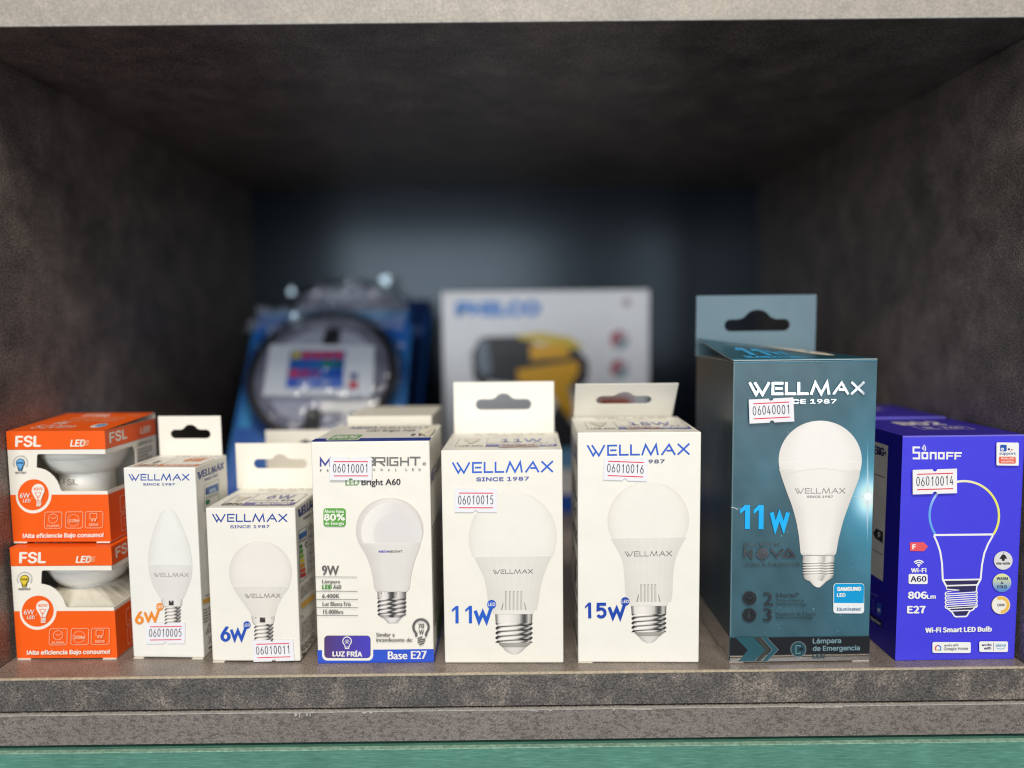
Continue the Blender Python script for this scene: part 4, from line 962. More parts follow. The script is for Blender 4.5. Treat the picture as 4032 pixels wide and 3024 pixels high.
A.grid([(540, 1003, 1897), (556, 1012, 1886), (600, 1026, 1880), (650, 1042, 1868), (800, 1096, 1812), (950, 1152, 1757), (1100, 1194, 1706), (1200, 1214, 1680), (1300, 1230, 1656), (1440, 1244, 1632), (1462, 1254, 1622), (1476, 1265, 1612)],
       lambda s_, t: mixl(mixl(ink((243, 240, 234)), ink((214, 208, 200)), max(0, (abs(s_) - .5) * 1.5)), ink((250, 248, 244)), .4 * math.exp(-((s_ + .1) / .2) ** 2) * t), 26)
A.line([(1005, 470), (1180, 452), (1450, 445), (1700, 445), (1892, 455)], 5, ink((252, 250, 246)))
A.line([(1018, 565), (1120, 582), (1230, 562), (1340, 538), (1470, 528), (1620, 540), (1740, 570), (1820, 574), (1885, 560)], 6, ink((224, 220, 214)))
for i in range(6): A.line([(1268 + i * 17, 1450 + i * 3), (1276 + i * 17, 1462 + i * 2.5)], 6, ink((190, 184, 176)))
for i in range(6): A.line([(1605 - i * 17, 1446 + i * 3), (1598 - i * 17, 1458 + i * 2.5)], 6, ink((190, 184, 176)))
SM = [(-1, 150), (-.85, 205), (-.4, 245), (-.1, 250), (.2, 222), (.35, 180), (.5, 236), (.75, 240), (.9, 190), (1, 140)]
A.grid([(1480, 1266, 1612), (1510, 1268, 1612), (1548, 1264, 1610)], plainmetal((1, .98, .95), SM)); A.grid(thread_rows(1548, 1690, 1272, 1602, 5, 9), threads(5, (1, .98, .95), .45, SM, .05), 26, 4)
A.grid([(1690, 1275, 1598), (1715, 1280, 1592), (1740, 1300, 1560), (1758, 1345, 1530)], plainmetal((.96, .94, .91), SM)); A.grid([(1752, 1340, 1530), (1775, 1362, 1508), (1800, 1385, 1482), (1822, 1420, 1455)], shade((240, 236, 230), (200, 195, 188), 3))
logo(A, 1174, 806, 1728, 800, 62, ink((160, 156, 154)), 8); A.text('SINCE 1987', 1308, 846, 1592, 844, 21, ink((170, 166, 164)), 'I', 3)
A.build('bulb_picture', c.root)
A.fresh(); b = ink((22, 180, 250), .9)
for X in (582, 730): A.poly([(X, 985), (X + 55, 930), (X + 110, 930), (X + 110, 1193), (X + 57, 1193), (X + 57, 985), (X + 2, 1028)], b)
A.line([(926, 1010), (968, 1175), (1012, 1040), (1058, 1175), (1104, 1010)], 44, b)
A.build('wattage_lettering', c.root, GLOSSCARD)
A.fresh(); A.rrect(1600, 392 + K5, 1932, 718 + K5, 34, ink((240, 244, 246))); A.rrect(1606, 397 + K5, 1930, 560 + K5, 32, ink((18, 160, 220))); A.rect(1606, 540 + K5, 1928, 606 + K5, ink((18, 160, 220)))
A.text('SAMSUNG', 1642, 474 + K5, 1896, 470 + K5, 38, WHITE, 'I', 9); A.text('LED', 1640, 538 + K5, 1728, 536 + K5, 36, WHITE, 'I', 5); A.text('Illuminated', 1637, 688 + K5, 1890, 686 + K5, 32, ink((50, 110, 150)), 'I', 3)
A.build('certified_badge', c.root, GLOSSCARD)
A.fresh(); foil = (.74, .77, .79)
logo(A, 655, 1218 - KC3, 1935, 1204 - KC3, 142, foil, 27); A.text('SINCE 1987', 925, 1309 - KC3, 1618, 1302 - KC3, 44, foil, 'I', 7)
A.build('brand_lettering', c.root, FOIL)
A.fresh(); dk = (.58, .61, .64)
A.text('SUPER', 622, 1376, 1022, 1370, 36, foil, 'I')
A.line([(637, 1495), (637, 1408), (710, 1495), (710, 1408)], 26, dk); A.line([(918, 1408), (985, 1490), (1050, 1408)], 26, dk); A.line([(1050, 1487), (1116, 1412), (1178, 1487)], 26, dk); A.line([(1075, 1480), (1160, 1480)], 16, dk)
A.line([(756, 1470), (832, 1404), (902, 1470), (832, 1536)], 9, foil, True); A.disc(832, 1452, 62, foil); A.disc(832, 1450, 50, dk)
A.line([(622, 1500), (650, 1500)], 6, foil); A.line([(1040, 1496), (1188, 1496)], 7, foil); A.line([(690, 1500), (724, 1500)], 6, foil)
A.text('Lámpara de Emergencia LED', 626, 1594, 1236, 1590, 38, (.75, .78, .8), 'I')
for y in (555 + K5, 738 + K5):
    A.disc(695, y, 76, foil); A.disc(695, y, 68, (.30, .34, .36)); A.arc(695, y, 50, 0, 360, 6, foil, 24)
A.line([(670, 540 + K5), (695, 558 + K5), (725, 545 + K5)], 9, foil); A.line([(690, 700 + K5), (690, 770 + K5)], 14, foil); A.arc(690, 750 + K5, 20, 0, 360, 8, foil, 14)
A.text('2', 846, 632 + K5, 944, 632 + K5, 136, dk, 'H', 10); A.rect(850, 624 + K5, 942, 634 + K5, foil); A.text('3', 846, 800 + K5, 934, 800 + K5, 132, dk, 'H', 10); A.arc(888, 760 + K5, 42, 30, 150, 8, foil, 12)
A.text('Horas*', 988, 545 + K5, 1224, 542 + K5, 46, (.66, .69, .72), 'H', 4)
A.text('Tiempo continuo de', 984, 592 + K5, 1278, 592 + K5, 28, (.72, .75, .78), 'H'); A.text('Emergencia más larga', 984, 632 + K5, 1304, 632 + K5, 28, (.72, .75, .78), 'H')
A.text('Regulación de 3 pasos', 980, 740 + K5, 1408, 738 + K5, 32, (.72, .75, .78), 'H'); A.text('durante un corte de Energía', 980, 780 + K5, 1378, 778 + K5, 30, (.72, .75, .78), 'H')
A.build('foil_lettering', c.root, FOIL)
vt = m(1200, 972 + K5)[1]
A = Art(f, UNIT); A.rect(.001, .0, .999, vt, (.80, .80, .82)); A.build('foil_band', c.root, FOILBAND)
A = Art(f, TQ); tl = ink((44, 88, 100))
a_, b_ = 972 + K5, 1232 + K5
A.poly([(548, a_ + 6), (740, a_), (868, 1112 + K5), (748, b_), (580, b_ + 2), (680, 1112 + K5)], tl)
A.poly([(752, a_ + 2), (812, a_ + 2), (918, 1108 + K5), (815, b_ - 2), (755, b_), (868, 1110 + K5)], ink((62, 66, 62)))
A.poly([(830, a_ + 2), (880, a_ + 2), (1006, 1106 + K5), (890, b_ - 4), (836, b_ - 2), (945, 1108 + K5)], tl); A.line([(826, a_ + 4), (940, 1108 + K5), (826, b_ - 4)], 6, ink((120, 132, 136))); A.line([(884, a_ + 4), (1008, 1106 + K5), (892, b_ - 6)], 5, ink((120, 132, 136)))
A.disc(1222, 1100 + K5, 86, ink((104, 120, 126))); A.disc(1222, 1100 + K5, 76, ink((40, 74, 84))); lg_ = ink((110, 140, 148)); A.line([(1240, 1075 + K5), (1240, 1060 + K5), (1196, 1062 + K5), (1196, 1145 + K5), (1240, 1143 + K5), (1240, 1128 + K5)], 10, lg_); A.poly([(1226, 1092 + K5), (1250, 1088 + K5), (1252, 1074 + K5), (1274, 1100 + K5), (1252, 1122 + K5), (1251, 1108 + K5), (1226, 1112 + K5)], ink((24, 32, 36)))
lt = ink((120, 150, 160))
A.text('Lámpara', 1378, 1036 + K5, 1678, 1030 + K5, 50, lt, 'I', 6); A.text('de Emergencia', 1378, 1116 + K5, 1880, 1106 + K5, 50, lt, 'I', 6); A.text('LED', 1378, 1198 + K5, 1506, 1194 + K5, 48, ink((60, 84, 92)), 'I', 7)
A.build('emergency_lettering', c.root, GLOSSCARD)
price_label(f, TQ, c.root, ((660, 1265 - KC3), (1145, 1238 - KC3), (672, 1530 - KC3)), '06040001')
A = Art(c.left, UNIT); A.rect(0.0, 0.0, .999, vt, (.72, .72, .74)); A.build('foil_band', c.root, FOILBAND)

# ================================================================== blue-violet carton with a bulb outline
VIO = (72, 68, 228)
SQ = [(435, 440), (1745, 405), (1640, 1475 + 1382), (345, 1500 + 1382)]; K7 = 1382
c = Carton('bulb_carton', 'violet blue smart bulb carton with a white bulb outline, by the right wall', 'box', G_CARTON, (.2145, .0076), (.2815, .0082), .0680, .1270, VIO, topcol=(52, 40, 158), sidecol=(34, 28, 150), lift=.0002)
f = c.front
A = Art(f, UNIT); A.rect(.0, .993, 1.0, 1.0, ink((120, 112, 222))); A.build('worn_fold', c.root)
A = Art(f, SQ); W_ = ink((246, 246, 244))
A.line([(618, 562), (548, 562), (548, 618), (610, 618), (610, 680), (540, 680)], 20, W_)
A.line([(644, 620), (696, 620), (696, 678), (644, 678)], 20, W_, True); A.line([(732, 688), (732, 618), (786, 618), (786, 688)], 20, W_); A.line([(820, 618), (872, 618), (872, 676), (820, 676)], 20, W_, True)
for X in (908, 996): A.line([(X, 686), (X, 615), (X + 70, 615)], 19, W_); A.line([(X + 8, 648), (X + 62, 648)], 14, W_)
for r_ in (12, 28, 46): A.arc(632, 572, r_, -58, 40, 9, W_, 10)
A.build('brand_lettering', c.root)
A.fresh(); n_ = 40; pts = []; cl = []
for i in range(n_ + 1):
    t = math.radians(147 + 246 * i / n_); pts.append((1093 + 375 * math.cos(t), 1290 + 373 * math.sin(t))); q = i / n_
    cl.append(mixl(ink((108, 172, 240)), ink((226, 236, 248)), (q - .18) / .2) if q < .40 else mixl(ink((246, 246, 232)), ink((240, 234, 110)), (q - .42) / .28))
A.line(pts, 24, cl)
A.line([(762, 1505), (1408, 1492)], 22, W_); A.line([(766, 130 + K7), (800, 205 + K7), (832, 300 + K7), (852, 430 + K7), (860, 608 + K7), (905, 690 + K7), (908, 715 + K7)], 20, W_)
A.line([(1404, 118 + K7), (1350, 215 + K7), (1310, 315 + K7), (1285, 440 + K7), (1270, 600 + K7), (1226, 680 + K7), (1222, 735 + K7)], 20, W_)
dkv = ink((52, 48, 92))
A.poly([(880, 622 + K7), (1252, 612 + K7), (1226, 654 + K7), (905, 664 + K7)], dkv); A.poly([(905, 682 + K7), (1222, 672 + K7), (1218, 730 + K7), (1060, 742 + K7), (905, 712 + K7)], dkv)
A.line([(860, 612 + K7), (1276, 602 + K7)], 18, W_); A.line([(896, 674 + K7), (1236, 662 + K7)], 16, W_)
A.poly([(905, 905 + K7), (1215, 890 + K7), (1190, 925 + K7), (1140, 938 + K7), (940, 940 + K7)], dkv); A.poly([(965, 962 + K7), (1140, 950 + K7), (1115, 995 + K7), (1000, 998 + K7)], dkv)
A.line([(905, 712 + K7), (1040, 722 + K7), (905, 740 + K7)], 12, W_)
for i in range(8):
    y = 757 + i * 23 + K7; A.line([(900, y + 6), (1216, y - 16)], 11, W_)
for i in range(4):
    y = 765 + i * 45 + K7; A.arc(902, y, 17, 90, 270, 13, W_, 8, 21); A.arc(1214, y - 14, 17, -90, 90, 13, W_, 8, 21)
A.line([(898, 912 + K7), (930, 938 + K7), (958, 962 + K7), (985, 1005 + K7), (1000, 1012 + K7), (1110, 1008 + K7), (1122, 998 + K7), (1148, 952 + K7), (1190, 930 + K7), (1218, 890 + K7)], 16, W_)
A.line([(945, 948 + K7), (1150, 940 + K7)], 12, W_)
A.build('bulb_outline', c.root)
A.fresh(); rd = ink((236, 92, 98))
A.poly([(503, 202 + K7), (652, 200 + K7), (698, 246 + K7), (654, 298 + K7), (503, 297 + K7)], rd); A.text('F', 532, 275 + K7, 564, 274 + K7, 48, W_, 'I', 8)
A.build('energy_arrow', c.root)
A.fresh()
for r_ in (22, 46, 68): A.arc(597, 466 + K7, r_, -138, -42, 14, W_, 14)
A.disc(597, 462 + K7, 9, W_)
A.text('Wi-Fi', 516, 528 + K7, 677, 526 + K7, 44, W_, 'N', 6)
A.rrect(487, 545 + K7, 692, 655 + K7, 16, W_); A.text('A60', 510, 630 + K7, 676, 626 + K7, 58, ink((54, 52, 96)), 'N', 7)
A.text('806', 484, 814 + K7, 678, 812 + K7, 72, W_, 'N', 13); A.text('Lm', 686, 814 + K7, 776, 812 + K7, 44, W_, 'N', 7)
A.text('E27', 474, 972 + K7, 664, 970 + K7, 74, W_, 'N', 13)
A.text('Wi-Fi Smart LED Bulb', 668, 1184 + K7, 1384, 1168 + K7, 50, W_, 'N', 9)
A.build('data_lettering', c.root)
A.fresh()
cx, cy, R = 1508, 390 + K7, 101
A.disc(cx, cy, R, ink((226, 224, 224))); A.poly([(1494, 326 + K7), (1526, 326 + K7), (1552, 370 + K7), (1464, 374 + K7)], BLK); A.disc(1508, 382 + K7, 18, BLK, 14); A.line([(1510, 298 + K7), (1510, 328 + K7)], 4, BLK); A.text('9W=60W', 1434, 436 + K7, 1582, 434 + K7, 24, BLK, 'N', 3)
cx, cy = 1494, 633 + K7
P = [(cx + 100 * math.cos(6.2832 * i / 36), cy + 100 * math.sin(6.2832 * i / 36)) for i in range(36)]
A.disc(cx, cy, R, ink((226, 232, 240))); A.put(P + [(cx, cy)], [(i, (i + 1) % 36, 36) for i in range(36)], [mixl(ink((238, 240, 160)), ink((74, 140, 218)), (y - cy + 90) / 170) for x, y in P] + [mixl(ink((238, 240, 160)), ink((74, 140, 218)), .5)])
dn = ink((40, 62, 96)); A.text('WARM', 1438, 602 + K7, 1556, 602 + K7, 30, dn, 'N', 4); A.text('&', 1482, 646 + K7, 1508, 646 + K7, 26, dn, 'N', 4); A.text('COLD', 1442, 692 + K7, 1544, 692 + K7, 32, dn, 'N', 5)
cx, cy = 1482, 876 + K7
A.disc(cx, cy, R, ink((246, 224, 190))); A.disc(cx, cy, R - 8, ink((244, 240, 230))); A.arc(cx, cy, 76, -120, 92, 34, ink((242, 194, 92)), 30); A.text('DIM', 1446, 891 + K7, 1518, 889 + K7, 28, ink((60, 60, 66)), 'N', 4)
A.build('round_icons', c.root)
A.fresh()
A.rrect(738, 1285 + K7, 1154, 1405 + K7, 18, W_); A.line([(772, 1378 + K7), (772, 1340 + K7), (800, 1318 + K7)], 13, ink((226, 80, 66))); A.line([(798, 1318 + K7), (828, 1340 + K7), (828, 1378 + K7)], 13, ink((72, 120, 226))); A.line([(772, 1376 + K7), (800, 1374 + K7)], 12, ink((240, 180, 60))); A.line([(800, 1374 + K7), (828, 1374 + K7)], 12, ink((70, 160, 100)))
A.text('works with', 866, 1334 + K7, 1018, 1330 + K7, 24, ink((96, 94, 100)), 'N', 2); A.text('Google Home', 862, 1376 + K7, 1124, 1370 + K7, 32, ink((86, 84, 90)), 'I', 2)
A.rrect(1245, 1275 + K7, 1558, 1392 + K7, 18, W_); A.text('works', 1272, 1328 + K7, 1378, 1324 + K7, 26, ink((60, 58, 100)), 'N', 4); A.text('with', 1298, 1366 + K7, 1374, 1363 + K7, 28, ink((60, 58, 100)), 'N', 4)
A.rect(1398, 1288 + K7, 1403, 1376 + K7, ink((90, 90, 120))); A.text('alexa', 1424, 1334 + K7, 1532, 1330 + K7, 34, ink((110, 170, 210)), 'I', 3); A.arc(1478, 1322 + K7, 56, 35, 140, 7, ink((110, 170, 210)), 14, 36)
A.build('partner_badges', c.root)
A.fresh(); A.rrect(1424, 492, 1664, 740, 14, W_); A.rrect(1462, 516, 1534, 588, 14, ink((44, 92, 180))); A.text('e', 1474, 578, 1502, 578, 36, W_, 'I', 5); A.disc(1557, 564, 12, ink((50, 56, 120))); A.disc(1589, 569, 9, ink((210, 90, 90))); A.disc(1572, 585, 5, ink((210, 90, 90)))
A.text('support', 1455, 623, 1630, 621, 32, ink((70, 86, 140)), 'H', 3); A.rrect(1450, 644, 1630, 718, 14, ink((238, 104, 84))); A.text('Works with', 1472, 674, 1612, 672, 22, ink((255, 214, 200)), 'I', 3); A.text('everything', 1474, 706, 1606, 704, 22, ink((255, 214, 200)), 'I', 3)
A.build('support_badge', c.root)
price_label(f, SQ, c.root, ((523, 798), (997, 778), (523, 1062)), '06010014', (238, 237, 238))
A = Art(c.top, UNIT)
A.text('B02', .34, .58, .72, .58, .20, ink((216, 208, 214)), 'I', .03); A.line([(.36, .30), (.79, .30), (.79, .50), (.36, .50)], .012, ink((180, 170, 214)), True); A.text('BL-A60', .42, .35, .74, .35, .10, ink((190, 180, 220)), 'I', .012)
A.build('top_print', c.root)
A = Art(c.left, crop=(3400, 1560, 2.764)); pw = ink((196, 190, 184))
A.poly([(40, 466), (270, 540), (212, 635 + K7), (40, 520 + K7)], pw); A.text('ENERG', 40, 606, 222, 652, 86, ink((44, 40, 96)), 'I', 12); A.poly([(246, 572), (228, 628), (240, 628), (236, 660), (252, 606), (240, 606)], ink((44, 40, 96)))
A.line([(40, 812), (238, 888)], 6, BLK); A.poly([(104, 105 + K7), (140, 55 + K7), (214, 95 + K7), (212, 218 + K7), (132, 165 + K7)], BLK); A.text('F', 164, 152 + K7, 188, 166 + K7, 56, pw, 'I', 6)
A.line([(40, 245 + K7), (206, 345 + K7)], 5, BLK)
A.build('energy_label', c.root)
A.fresh()
A.text('2019/2015', 196, 400 + K7, 198, 560 + K7, -1, BLK, 'I') if False else A.micro(197, 392 + K7, 197, 590 + K7, 16, ink((110, 106, 104)), 3, 16)
A.rrect(146, 870 + K7, 200, 1000 + K7, 8, ink((46, 74, 170))); A.text('e', 156, 958 + K7, 184, 968 + K7, 46, ink((200, 204, 226)), 'I', 4)
A.poly([(62, 972 + K7), (204, 1070 + K7), (200, 1132 + K7), (62, 1040 + K7)], ink((20, 18, 34))); A.text('App Store', 82, 1040 + K7, 188, 1112 + K7, 32, ink((186, 182, 200)), 'N', 3)
A.line([(60, 806 + K7), (112, 836 + K7), (110, 935 + K7), (60, 908 + K7)], 3, ink((120, 116, 180)), True); A.text('Link App.', 56, 760 + K7, 172, 806 + K7, 22, ink((130, 124, 190)), 'N')
A.build('side_print', c.root)
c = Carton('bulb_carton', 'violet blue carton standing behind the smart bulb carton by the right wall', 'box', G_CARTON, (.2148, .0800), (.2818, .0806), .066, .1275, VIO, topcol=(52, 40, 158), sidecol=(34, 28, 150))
A = Art(c.front, UNIT); A.rect(.0, .985, 1.0, 1.0, ink((120, 112, 222))); A.build('worn_fold', c.root)
A = Art(c.top, UNIT); A.text('B02', .34, .58, .72, .58, .20, ink((150, 140, 180)), 'I', .03); A.build('top_print', c.root)

# ================================================================== boxed hand torch at the back
c = Carton('torch_carton', 'large pale grey torch carton with a yellow and black torch picture at the back', 'box', None, (-.0655, .3353), (.1395, .3353), .07, .2228, (250, 250, 252))
TQ2 = c.front.quad((860, 1000, 1.2289)); A = Art(c.front, TQ2)
bx0, by0 = TQ2[3]; bx1, by1 = TQ2[2]
A2 = Art(c.front, UNIT); A2.rect(0, 0, 1, .085, ink((32, 92, 190))); A2.build('blue_band', c.root)
A.text('PHILCO', 1158, 298, 1550, 294, 62, ink((62, 142, 226)), 'I', 22); A.build('brand_lettering', c.root)
A.fresh(); dk = ink((30, 31, 37)); ye = ink((252, 186, 10)); ye2 = ink((234, 204, 70))
A.poly([(1225, 480), (1262, 410), (1300, 398), (1330, 612), (1270, 640), (1232, 600)], dk)
A.disc(1290, 500, 42, ink((120, 132, 146)), 92)
A.poly([(1300, 400), (1480, 395), (1540, 440), (1730, 450), (1790, 520), (1790, 600), (1750, 660), (1560, 640), (1330, 620)], dk)
A.poly([(1440, 392), (1560, 380), (1700, 402), (1770, 450), (1720, 462), (1540, 425), (1460, 412)], ye2)
A.poly([(1505, 440), (1690, 440), (1700, 500), (1510, 515)], ye)
A.poly([(1445, 560), (1740, 515), (1745, 570), (1700, 640), (1720, 760), (1715, 800), (1680, 790), (1620, 690), (1590, 640), (1450, 620)], ye)
A.poly([(1640, 720), (1720, 830), (1740, 1010), (1660, 1010), (1600, 800)], dk); A.poly([(1640, 960), (1730, 960), (1760, 1020), (1650, 1040)], ye)
A.poly([(1690, 640), (1760, 640), (1730, 700), (1705, 690)], ink((150, 152, 160)))
A.build('torch_picture', c.root)
A.fresh()
for cy in (415, 556):
    A.fresh(); A.disc(1942, cy, 46, ink((206, 190, 196)))
    A.poly([(1942 + 46 * math.cos(t), cy + 46 * math.sin(t)) for t in np.linspace(2.2, 4.9, 12)] + [(1942, cy)], ink((186, 84, 104))); A.poly([(1942 + 46 * math.cos(t), cy + 46 * math.sin(t)) for t in np.linspace(0.1, 2.0, 12)] + [(1942, cy)], ink((130, 168, 176)))
    A.build('feature_badge', c.root)
A.fresh(); A.poly([(1840, 690), (1990, 690), (2010, 740), (1830, 740)], ink((206, 96, 56))); A.build('feature_badge', c.root)
A.fresh(); A.disc(1975, 235, 22, ink((190, 178, 186))); A.build('emblem', c.root)
A = Art(c.front, UNIT); A.poly([(.44, .20), (.66, .20), (.70, .25), (.62, .30), (.50, .28)], ink((120, 176, 226))); A.build('water_picture', c.root)

# ================================================================== LED strip kits in blister packs, leaning back
def kit(label, base_y, lean, x0, x1, length, first):
    th_ = math.radians(lean); Vd = Vector((0, math.sin(th_), math.cos(th_))); root = empty('strip_light_kit', ((x0 + x1) / 2, base_y, 0), label, 'kit', 'blister packed strip light kits at the back')
    O = Vector((x0, base_y, .002)); F_ = Face(O, Vector((x1 - x0, 0, 0)), Vd * length); n = F_.Nn
    def prism(name, outline, holes, z0, z1, mat, col=None, par=None):
        return plate(name, outline, holes, lambda x, y: (F_.at(x, y, z1), n), z1 - z0, mat, par or root, col or (0.5, 0.5, 0.5))
    return root, F_, prism
def circ(cx, cy, r, ar, n=48): return [(cx + r * math.cos(6.2832 * i / n), cy + r * ar * math.sin(6.2832 * i / n)) for i in range(n)]
root, F_, prism = kit('blue blister pack showing a white strip light reel and a remote control', .140, 35, -.2290, -.0870, .246, True)
WX = .142; AR = WX / .246
U = homography([proj(F_.at(u, v, .0145)) for u, v in UNIT])
toU = lambda x, y: U(860 + x / 2.37, 1000 + y / 2.37)
card = [(0, 0), (1, 0), (1, .93), (.95, .975), (.62, .98), (.58, 1.0), (.42, 1.0), (.38, .98), (.05, .975), (0, .93)]
prism('backing_card', card, [], -.0008, 0, CARD, ink((34, 104, 168)))
A = Art(F_, UNIT)
A.grid([(1.0 - i / 6 * 1.0, .02, .98) for i in range(7)], lambda s_, t: mixl(mixl(ink((72, 172, 224)), ink((24, 84, 150)), abs(s_ - .1) * .95), ink((56, 82, 180)), t * .9), 16, 3)
A.rect(.02, .86, .98, .965, ink((40, 96, 176)))
A.text('LED STRIP', .10, .875, .60, .875, .05, ink((206, 222, 238)), 'I', .012); A.disc(.84, .81, .045, ink((140, 170, 60)), .045 * AR * 1.1); A.disc(.80, .83, .03, ink((190, 90, 140)), .02); A.disc(.14, .80, .04, ink((190, 80, 110)), .022)
for k in range(9): A.disc(.06 + .11 * k, .845 - .02 * (k % 2), .022, ink(((120, 190, 220), (60, 120, 180), (150, 160, 200))[k % 3]), .012)
A.rect(.03, .52, .10, .66, ink((60, 140, 196))); A.rect(.03, .30, .09, .44, ink((70, 110, 186))); A.rect(.88, .46, .97, .70, ink((50, 120, 180)))
for k in range(3): A.rect(.78, .30 - k * .06, .95, .33 - k * .06, ink((70, 150, 220)))
A.build('card_print', root)
cu, cv = toU(960, 1110); ru = .440
prism('strip_reel', circ(cu, cv, ru * .93, AR), [], .0005, .012, REEL)
prism('strip_winding', circ(cu, cv, ru * .93, AR), [circ(cu, cv, ru * .76, AR)], .0121, .0128, flat_mat('grey_strip_winding', (0.17, 0.175, 0.23), 0.35, 0.5, 120, 0.3))
rim = plate('black_strip', circ(cu, cv, ru, AR), [circ(cu, cv, ru * .905, AR)], lambda x, y: (F_.at(x, y, .0145), F_.Nn), .013, BLACKPLASTIC, root, (0, 0, 0))
for (xa, ya), (xb, yb) in (((1068, 690), (1040, 860)), ((900, 1440), (850, 1640))):
    a, b = Vector(toU(xa, ya)), Vector(toU(xb, yb)); s_ = Vector((.05, 0))
    prism('cable_tie', [(a.x - .045, a.y), (b.x - .05, b.y), (b.x + .05, b.y), (a.x + .045, a.y)], [], .0121, .0140, BLACKPLASTIC)
q = [toU(430, 1352), toU(1452, 1352), toU(1470, 885), toU(500, 878)]
rem = prism('remote_control', q, [], .0145, .020, CARD, ink((240, 245, 250)))
RF = Face(F_.at(*q[0], .0201), F_.at(*q[1], .0201) - F_.at(*q[0], .0201), F_.at(*q[3], .0201) - F_.at(*q[0], .0201))
cols = [[(214, 196, 60), (214, 66, 96), (214, 66, 96), (210, 62, 100), (214, 66, 96)], [(20, 96, 180), (20, 96, 186), (10, 110, 180), (20, 136, 110), (16, 110, 130)],
        [(206, 60, 100), (170, 60, 130), (120, 70, 150), (20, 90, 190), (16, 84, 186)], [(70, 110, 216), (150, 170, 220), (90, 130, 220), (150, 170, 224), (90, 130, 222)]]
A = Art(RF, UNIT); A.rect(.20, .14, .72, .88, ink((70, 118, 206))); A.build('keypad_field', rem)
for j in range(4):
    for i in range(5):
        A.fresh(); A.rrect(.215 + i * .10, .71 - j * .185, .305 + i * .10, .865 - j * .185, .03, ink(cols[j][i])); A.build('button', rem)
A.fresh(); A.rrect(.775, .12, .86, .26, .03, ink((214, 60, 84))); A.build('button', rem); A.fresh(); A.rrect(.78, .30, .85, .42, .03, ink((60, 80, 140))); A.build('button', rem)
prism('controller_box', [toU(960, 1500), toU(1440, 1500), toU(1440, 1400), toU(960, 1400)], [], .0145, .019, WHITEPLASTIC)
def blister(root, F_, cu, cv, ru, h, tiltfill=0):
    """vacuum formed clear dome over the goods, flat rim round it"""
    prof = [(1.13, .0006), (1.06, .0008), (1.05, h * .55), (1.03, h * .86), (.97, h), (.9, h * 1.02), (.0, h * 1.04)]
    V = []; F = []; n = len(prof); ns = 56; ar = AR
    for k in range(ns):
        t = 6.2832 * k / ns
        for r_, z in prof: V.append(F_.at(cu + ru * r_ * math.cos(t), cv + ru * r_ * ar * math.sin(t), z))
    for k in range(ns):
        for i in range(n - 1): F.append((k * n + i, ((k + 1) % ns) * n + i, ((k + 1) % ns) * n + i + 1, k * n + i + 1))
    return mesh('clear_blister', V, F, BLISTER, root, None, True)
blister(root, F_, cu, cv, ru, .0225)
def glint_discs(root, F_, spots):
    '''shallow mirror discs added as glints on the clear plastic, turned to camera and door light'''
    for u, v, r, h in spots:
        r *= .38; c = F_.at(u, v, h); n = ((CAM - c).normalized() + (Vector((-.25, -2.3, .46)) - c).normalized()).normalized()
        a = n.cross(Vector((0, 0, 1))).normalized(); b = n.cross(a); V = [c + n * r * .10]; F = []
        for k in range(20):
            t = 6.2832 * k / 20; q = r * (1 + .18 * math.sin(3 * t + u * 40)); V.append(c + a * q * math.cos(t) + b * q * math.sin(t))
        for k in range(20): F.append((0, 1 + k, 1 + (k + 1) % 20))
        mesh('glint_disc', V, F, GLINT, root, None, True)
glint_discs(root, F_, [(*toU(720, 600), .012, .014)])
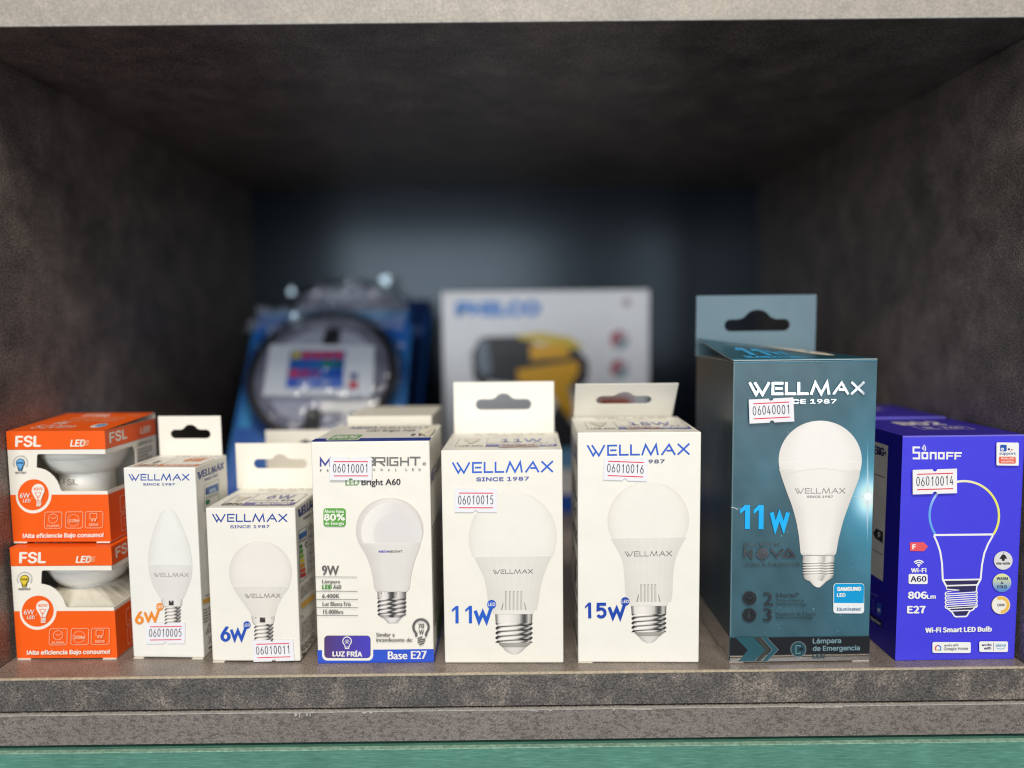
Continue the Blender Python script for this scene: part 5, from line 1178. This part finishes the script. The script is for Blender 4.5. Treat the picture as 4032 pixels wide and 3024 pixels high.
def wrap(root, F_, v0, v1, nx, ny, amp, seed):
    '''a sheet of crumpled clear plastic drawn over the card, in flat facets'''
    rnd = random.Random(seed); V = []; F = []
    for j in range(ny + 1):
        for i in range(nx + 1):
            V.append(F_.at(i / nx * .94 + .03 + rnd.uniform(-.4, .4) / nx * .6, v0 + (v1 - v0) * j / ny + rnd.uniform(-.4, .4) * (v1 - v0) / ny * .8, .0265 - .018 * (j / ny) + rnd.uniform(-amp, amp)))
    for j in range(ny):
        for i in range(nx): k = j * (nx + 1) + i; F += [(k, k + 1, k + nx + 2), (k, k + nx + 2, k + nx + 1)]
    mesh('clear_wrap', V, F, WRAP, root)
wrap(root, F_, .845, .985, 18, 5, .0035, 4)

root, F_, prism = kit('dark blue blister pack with a clear bulging top, behind the one with the remote', .205, 45, -.2370, -.0850, .306, False)
WX = .152; AR = WX / .306
U = homography([proj(F_.at(u, v, .0145)) for u, v in UNIT])
prism('backing_card', card, [], -.0008, 0, CARD, ink((26, 96, 176)))
A = Art(F_, UNIT)
A.grid([(1.0 - i / 6, .02, .98) for i in range(7)], lambda s_, t: mixl(ink((26, 80, 140)), ink((34, 46, 92)), abs(s_) * .9), 12, 3)
A.rect(.50, .83, .96, .86, ink((90, 120, 180))); A.disc(.22, .86, .06, ink((110, 150, 200)), .03)
A.build('card_print', root)
cu, cv = toU(1180, 560); 
prism('strip_reel', circ(cu, cv - .12, .40, AR), [], .0005, .012, REEL)
blister(root, F_, cu - .02, cv - .08, .44, .028)
# the crumpled clear bag end bulging over its top: flat facets that break up the reflections
V = []; F = []; rnd = random.Random(11)
for k in range(31):
    for i in range(15):
        u = .05 + .78 * k / 30; a = math.pi * i / 14; e = math.sin(math.pi * min(1, max(0, (k + .5) / 31)))
        r_ = .032 * e ** .6 * (1 + .20 * math.sin(k * 1.1) * math.sin(i * .8 + k * .5)) + rnd.uniform(-.0035, .0035)
        V.append(F_.at(u + rnd.uniform(-.008, .008), .935 + .075 * math.cos(a) * r_ / .032 + rnd.uniform(-.006, .006), .003 + r_ * math.sin(a)))
for k in range(30):
    for i in range(14): j = k * 15 + i; F += [(j, j + 15, j + 16), (j, j + 16, j + 1)]
mesh('clear_bulge', V, F, MILKY, root, None, False)
glint_discs(root, F_, [(*toU(680, 345), .009, .014), (*toU(1570, 290), .013, .022)])
